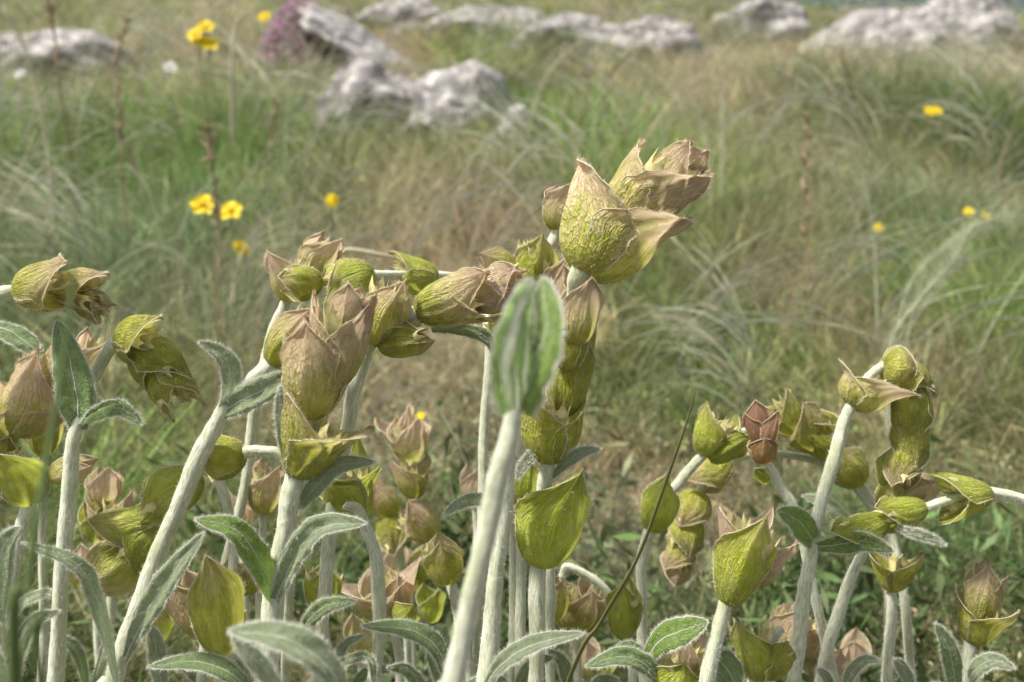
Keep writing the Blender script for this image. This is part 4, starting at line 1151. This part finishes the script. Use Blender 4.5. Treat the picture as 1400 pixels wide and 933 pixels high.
make_plant('thin arching stem with a bright green cup just left of the drop shaped lemon cup',
    [(868, 980, 7), (862, 890, 7), (845, 835, 7), (815, 795, 7), (775, 775, 7), (768, 790, 6)], .35,
    [(852, 872, 856, 792, 52, -10, B(k=-.2, tone=-.15, mat='fresh', k2=-.3, d=.335))],
    [([(910, 950, .30), (890, 915, .295), (850, 898, .29), (800, 912, .286)], 34, B(mat='leaf', roll=-25, fold=.4))])
# right group
make_plant('slim stem bending up to two green cups above a drop shaped lemon cup',
    [(884, 960, 10), (878, 860, 9.5), (877, 780, 9.5), (888, 722, 9), (905, 690, 8), (928, 660, 8.5), (966, 618, 9), (990, 600, 6), (1030, 585, 5)], .36,
    [(892, 726, 912, 650, 58, 0, B(cal=0, k=-.4, tone=-.05, mat='fresh', k2=-.4)),
     (962, 622, 988, 562, 60, -50, B(k=-.1, tone=.15, mat='fresh', k2=-.15)),
     (968, 626, 1020, 588, 52, 20, B(k=-.15, tone=-.1, mat='fresh', n=1))])
make_plant('drooping spike of dull olive cups hanging below the drop shaped lemon cup',
    [(1205, 1000, 8, .42), (1215, 850, 8), (1205, 730, 7), (1165, 662, 6.5), (1120, 632, 6.5), (1075, 622, 7), (1030, 620, 8), (992, 632, 8), (965, 655, 6), (945, 700, 6), (930, 740, 5), (926, 780, 4)], .39,
    [(995, 628, 948, 668, 56, 30, B(k=-.2, tone=.35, k2=-.3)),
     (955, 672, 938, 722, 58, 20, B(k=-.2, tone=.35, k2=-.2)),
     (945, 706, 930, 756, 56, -30, B(k=-.2, tone=.35, k2=-.2)),
     (936, 738, 924, 782, 50, 40, B(k=-.2, tone=.5, k2=-.2)),
     (930, 766, 924, 800, 40, 0, B(k=-.3, tone=.7, k2=-.2))])
make_plant('narrow stem crowned with dark red pointed buds over an orange brown cup',
    [(1150, 980, 9, .36), (1120, 840, 9), (1090, 710, 8.5), (1066, 662, 8.5), (1046, 628, 8), (1040, 600, 5), (1036, 570, 4)], .345,
    [(1044, 634, 1042, 596, 42, 5, B(k=-.1, tone=.35, mat='red', k2=-.1, ac=0, W0=110)),
     (1044, 612, 1028, 562, 34, -40, B(k=-.2, tone=.9, mat='red', k2=-.3)),
     (1046, 612, 1052, 560, 34, 40, B(k=-.2, tone=.9, mat='red', k2=-.3, d=.343)),
     (1040, 592, 1034, 546, 36, 0, B(k=-.3, tone=1.0, mat='red', k2=-.3)),
     (1050, 660, 1030, 636, 22, 0, B(k=0, tone=-.2, mat='fresh', n=1, d=.355))])
make_plant('curved spike of yellow green cups bending down to the right behind the red buds',
    [(1250, 1000, 8, .41), (1240, 850, 8), (1215, 720, 7), (1180, 668, 7), (1160, 640, 6), (1130, 600, 6), (1090, 575, 6), (1055, 580, 5)], .38,
    [(1176, 662, 1138, 612, 60, 20, B(k=-.3, tone=.15, k2=-.3)),
     (1140, 625, 1108, 566, 64, -20, B(k=-.2, tone=.15, k2=-.2)),
     (1120, 612, 1076, 556, 66, 40, B(k=-.1, tone=.3, k2=-.2)),
     (1090, 590, 1052, 545, 54, 60, B(k=0, tone=.25, k2=-.1, mat='fresh'))],
    [([(1180, 745, .385), (1160, 718, .38), (1130, 690, .378), (1096, 678, .378)], 26, B(mat='wool', roll=-40))])
make_plant('long pale stem at right with an opposite leaf pair and a hooked downward spike',
    [(1082, 950, 13), (1098, 830, 12.5), (1108, 760, 12), (1128, 670, 11.5), (1150, 590, 11), (1168, 548, 11), (1190, 515, 8), (1210, 498, 8.5), (1232, 500, 8), (1250, 530, 8), (1248, 580, 7), (1242, 630, 6), (1232, 660, 5)], .33,
    [(1165, 556, 1204, 508, 72, 70, B(k=.12, sk=10, tone=.45, k2=-.1, az2=-90, tipout=.5, L2=.7)),
     (1206, 504, 1244, 506, 66, 0, B(k=-.35, tone=.4, k2=-.4, ac=.0)),
     (1230, 496, 1256, 548, 58, 60, B(k=-.3, tone=.15, k2=-.3, az2=-90)),
     (1246, 528, 1247, 600, 54, 10, B(cal=0, k=-.25, tone=.05, k2=-.25, ac=.1, cone=0, W0=115)),
     (1247, 568, 1241, 640, 52, -30, B(cal=0, k=-.25, tone=.1, k2=-.25, ac=.1, cone=0, W0=115)),
     (1243, 606, 1230, 668, 50, 30, B(k=-.25, tone=.3, k2=-.25, cone=0, W0=115)),
     (1212, 665, 1222, 612, 40, 0, B(k=-.2, tone=.2, mat='fresh', d=.34))],
    [([(1116, 748, .33), (1104, 728, .326), (1088, 710, .322), (1062, 698, .32)], 42, B(mat='lfresh', roll=-20, fold=.3, base=.5)),
     ([(1118, 748, .328), (1150, 744, .322), (1182, 740, .318), (1222, 754, .315)], 34, B(mat='lfresh', roll=-20, fold=.4, base=.5))], dots=1.3)
make_plant('leaning stem crossing right of the long pale stem below two brownish cups',
    [(1118, 950, 11), (1136, 870, 11), (1160, 800, 10.5), (1184, 745, 10), (1205, 700, 10), (1225, 675, 8)], .34,
    [(1202, 690, 1262, 648, 52, 20, B(k=-.1, sk=18, tone=.55, k2=-.1)),
     (1240, 672, 1282, 664, 42, 0, B(k=-.2, tone=.8, d=.35))])
make_plant('stem entering from the right edge with yellow green cups in a row pointing left',
    [(1520, 1000, 9, .36), (1500, 830, 9), (1460, 720, 9), (1410, 688, 9), (1360, 674, 9), (1320, 676, 8), (1285, 688, 8), (1250, 700, 7), (1210, 712, 8), (1170, 730, 6)], .325,
    [(1354, 676, 1280, 682, 62, 82, B(k=.0, cone=.6, sk=-6, tone=-.1, mat='fresh', k2=.08, W0=106, ac=.1)),
     (1264, 694, 1192, 710, 50, 25, B(k=-.1, sk=12, tone=.0, mat='fresh', k2=-.1)),
     (1212, 712, 1136, 742, 52, 30, B(k=-.1, tone=-.1, mat='fresh', k2=-.1))],
    [([(1225, 720, .32), (1245, 728, .318), (1268, 734, .317), (1294, 746, .316)], 15, B(mat='wool'))])
make_plant('straight thin stem with one two horned cup below the row of yellow green cups',
    [(1213, 960, 9.5), (1217, 870, 9), (1220, 802, 9)], .35,
    [(1220, 808, 1222, 752, 60, 84, B(k=.1, cone=.8, tone=.12, k2=.1))])
make_plant('short bright white stem holding a broad wrinkled cup with a pinkish open rim',
    [(960, 960, 13), (978, 880, 13), (996, 806, 12.5), (1004, 785, 8), (1010, 765, 5)], .29,
    [(996, 824, 1032, 702, 88, 6, B(k=.0, cone=.8, sk=10, tone=.12, mat='fresh', W0=96, k2=.0, L2=.95, az2=170, ac=.75)),
     (1010, 790, 1022, 690, 66, -60, B(k=.15, tone=.8, k2=.1, L2=1.0, d=.293)),
     (1030, 800, 1066, 724, 56, 60, B(k=0, tone=.8, k2=.1, d=.30))], dots=1.3)
make_plant('low stem at the bottom with a tall pointed yellow bract and a rounded second bract',
    [(1020, 975, 12), (1030, 930, 11.5), (1042, 895, 11), (1060, 868, 9), (1070, 860, 6)], .30,
    [(1040, 928, 1024, 836, 60, -25, B(k=-.2, sk=-16, tone=.15, mat='fresh', k2=-.3, L2=.5, az2=120)),
     (1046, 926, 1070, 868, 56, 20, B(k=-.3, tone=.0, mat='bract', ac=0, n=1))])
make_plant('pinkish withered cups hanging behind the foot of the long pale stem',
    [(1150, 1000, 7), (1140, 930, 7), (1115, 890, 7), (1095, 890, 6)], .36,
    [(1070, 895, 1092, 830, 62, 10, B(k=0, tone=.75, k2=.1)),
     (1098, 900, 1116, 835, 56, 60, B(k=.1, tone=.9, k2=.1)),
     (1118, 932, 1140, 880, 50, 20, B(k=.1, tone=.9))])
make_plant('low pink and green cup under a smooth green leaf at the bottom edge',
    [(915, 1000, 9), (918, 960, 9)], .31,
    [(915, 950, 952, 862, 66, -20, B(k=-.1, tone=.75, k2=-.1)),
     (912, 952, 932, 895, 70, 20, B(k=-.3, tone=.0, mat='fresh', n=1, d=.30))],
    [([(880, 905, .30), (905, 875, .295), (935, 862, .292), (968, 850, .29)], 46, B(mat='lfresh', roll=20, fold=.3)),
     ([(1010, 950, .30), (1000, 925, .296), (985, 905, .293), (975, 893, .292)], 50, B(mat='leaf', roll=-20)),
     ([(885, 900, .30), (868, 888, .298), (850, 890, .297), (840, 905, .297)], 26, B(mat='lfresh', roll=-30))])
make_plant('short stem at far right with two stacked beige cups like a little crown',
    [(1314, 975, 10.5), (1320, 925, 10.5), (1327, 880, 10), (1336, 850, 6), (1345, 815, 4)], .33,
    [(1328, 880, 1350, 818, 64, 84, B(k=.15, cone=.8, tone=.25, k2=.15, mat='bract')),
     (1338, 852, 1349, 770, 54, 10, B(k=-.25, tone=.55, k2=-.2)),
     (1342, 826, 1356, 776, 42, 80, B(k=-.1, tone=.6, k2=-.1))],
    [([(1308, 960, .33), (1304, 920, .326), (1296, 885, .323), (1279, 852, .322)], 30, B(mat='leaf', roll=-25)),
     ([(1322, 938, .33), (1335, 915, .325), (1358, 903, .322), (1388, 914, .32)], 26, B(mat='wool', roll=20))])
# middle background
make_plant('row of four pale beige cups on a back stem left of centre',
    [(640, 1000, 9, .42), (632, 860, 9), (612, 790, 8.5), (592, 735, 8), (575, 710, 8), (565, 670, 7), (563, 640, 7), (556, 600, 6)], .40,
    [(596, 735, 552, 692, 54, 20, B(k=-.1, tone=.5, k2=-.1)),
     (568, 680, 560, 624, 52, -60, B(k=0, tone=.5, k2=0)),
     (564, 630, 556, 572, 56, 30, B(k=0, tone=.8, k2=.1)),
     (556, 620, 536, 562, 48, 60, B(k=.1, tone=1.0, k2=.1, d=.41))])
make_plant('two dim olive cups hanging in shade beside the row of pale beige cups',
    [(560, 1000, 7, .45), (556, 850, 7), (548, 770, 7), (540, 720, 6), (532, 690, 6)], .43,
    [(540, 705, 510, 668, 46, 10, B(k=-.2, tone=.4)),
     (530, 700, 545, 756, 48, 20, B(k=-.2, tone=.3)),
     (520, 690, 500, 655, 40, 50, B(k=-.1, tone=.7))])
make_plant('single golden diamond shaped cup on a pinkish stem left of the blurred near stem',
    [(650, 980, 8), (634, 880, 8), (616, 795, 8)], .35,
    [(612, 798, 600, 732, 58, 5, B(k=-.1, tone=.25, k2=-.1))])
make_plant('small closed pink bud standing left of the blurred near stem',
    [(660, 960, 6), (656, 800, 6), (648, 684, 6)], .40,
    [(648, 686, 646, 636, 38, 20, B(k=-.1, tone=1.0, k2=-.1))])
make_plant('pale stem beneath the arched stem with a narrow yellow cup',
    [(500, 990, 8), (497, 920, 8), (494, 885, 8)], .37,
    [(494, 900, 492, 846, 46, 30, B(k=-.1, tone=.35)), (590, 850, 588, 800, 40, 30, B(k=-.1, tone=0, mat='fresh', d=.42))])
# bottom leaves: leafy shoots
make_plant('very blurred whitish woolly leaf shoot arching across the bottom left of centre',
    [(500, 1010, 10), (490, 975, 9), (480, 960, 7)], .21, [],
    [([(478, 960, .21), (440, 905, .207), (385, 872, .205), (312, 862, .206)], 56, B(mat='wool', roll=-30, fold=.5)),
     ([(400, 990, .215), (372, 930, .213), (345, 895, .212), (318, 868, .212)], 34, B(mat='wool', roll=35, fold=.5))], dots=.3)
make_plant('leafy shoot with dark felted leaves arching left at the bottom centre',
    [(625, 1010, 9), (620, 975, 8), (615, 950, 7)], .29, [],
    [([(615, 950, .29), (600, 890, .285), (560, 862, .282), (494, 856, .28)], 36, B(mat='leaf', roll=-32, fold=.4)),
     ([(620, 950, .29), (650, 935, .286), (680, 932, .284), (700, 945, .283)], 24, B(mat='leaf', roll=30))], dots=.3)
make_plant('leafy shoot at the bottom left with a long flat felted leaf pointing left',
    [(362, 1010, 9), (352, 975, 8), (345, 955, 7)], .285, [],
    [([(350, 960, .285), (320, 925, .28), (270, 905, .278), (202, 912, .276)], 34, B(mat='leaf', roll=-30, fold=.4)),
     ([(350, 960, .29), (330, 915, .286), (305, 897, .284), (278, 900, .283)], 22, B(mat='wool', roll=-20)),
     ([(225, 960, .31), (218, 920, .31), (212, 880, .31), (205, 855, .31)], 28, B(mat='wool', roll=-20))], dots=.3)

for lab, foot, lvs in (
    ('small leafy shoot at the very bottom left corner, one leaf curling right', (20, 1000, .29), [([(20, 960), (24, 900), (45, 850), (82, 835)], 24), ([(16, 960), (0, 920), (-14, 890), (-24, 870)], 26)]),
    ('leafy shoot with two grey leaves low between the tall leaf stem and the diagonal stem', (120, 1010, .33), [([(120, 960), (112, 910), (96, 880), (72, 878)], 20), ([(122, 960), (140, 905), (150, 880), (170, 868)], 22)]),
    ('pair of small woolly leaves low to the right of the drooping green bract', (300, 1010, .33), [([(300, 960), (318, 920), (325, 890), (322, 862)], 22), ([(296, 960), (270, 930), (255, 915), (236, 912)], 18)]),
    ('narrow leafed shoot under the arched stem', (470, 1010, .32), [([(470, 970), (462, 925), (470, 885), (500, 868)], 20), ([(470, 970), (490, 930), (515, 915), (540, 920)], 18)]),
    ('felted leaf pair at the foot of the blurred near stem', (600, 1010, .30), [([(600, 970), (575, 935), (555, 915), (530, 912)], 24), ([(604, 970), (600, 930), (590, 900), (586, 872)], 20)]),
    ('leaf pair low between the thick hairy stem and the tall spike', (700, 1010, .31), [([(700, 980), (712, 930), (730, 905), (758, 898)], 22), ([(700, 980), (690, 940), (684, 915), (676, 898)], 20)]),
    ('woolly shoot low to the left of the dark grass blade', (790, 1010, .32), [([(790, 980), (776, 930), (768, 905), (748, 888)], 22), ([(792, 980), (812, 940), (830, 930), (850, 935)], 20)]),
    ('small leafy shoot low between the two right hand pale stems', (1150, 1010, .33), [([(1150, 980), (1160, 930), (1180, 905), (1205, 905)], 22), ([(1148, 980), (1136, 945), (1128, 925), (1116, 915)], 20)]),
    ('leafy shoot low before the single two horned cup', (1250, 1010, .33), [([(1250, 980), (1244, 935), (1232, 910), (1222, 900)], 20), ([(1252, 980), (1266, 950), (1280, 940), (1294, 942)], 18)])):
    make_plant(lab, [(foot[0], foot[1], 7, foot[2]), (foot[0], foot[1] - 45, 6, foot[2]), (lvs[0][0][0][0], lvs[0][0][0][1] - 8, 5, foot[2])], foot[2], [],
               [([(a_[0], a_[1], foot[2] - .003 * i) for i, a_ in enumerate(pt)], w_, B(mat=random.choice(['leaf', 'wool', 'wool']), roll=random.choice([-30, -15, 20, 35]), fold=.45)) for pt, w_ in lvs], dots=.3)
for lab, cx_, cy_, dd_, ws in (
    ('cluster of faded beige cups low behind the tall leaf stem', 130, 770, .42, [(0, 0, 44, .8), (-30, 10, 38, .5), (24, -22, 40, .9)]),
    ('pair of dim pinkish cups behind the foot of the stout white stem', 330, 700, .45, [(0, 0, 46, .9), (26, -26, 38, .7)]),
    ('faded cups half hidden below the row of pale beige cups', 560, 790, .45, [(0, 0, 44, .4), (-26, -18, 40, .8), (22, -14, 36, .2)]),
    ('tan cups low behind the thin arching stem right of centre', 800, 905, .42, [(0, 0, 46, .7), (30, 10, 38, .3)]),
    ('two brownish cups low behind the crossing stems at the right', 1170, 900, .44, [(0, 0, 44, .8), (-30, 14, 40, .7)]),
    ('dim olive cup group at the bottom left between pale stems', 215, 860, .40, [(0, 0, 46, .3), (-24, -20, 40, .6)])):
    make_plant(lab, [(cx_ + 6, cy_ + 160, 6), (cx_ + 3, cy_ + 70, 6), (cx_, cy_ + 14, 6)], dd_,
               [(cx_ + a_ * .5, cy_ + b_ + 20, cx_ + a_, cy_ + b_ - w_ * .75, w_, random.uniform(-60, 60), B(tone=t_, k=-.05, k2=.05, mat='bract' if t_ > .35 else 'fresh', hair=.5)) for a_, b_, w_, t_ in ws], dots=.3)
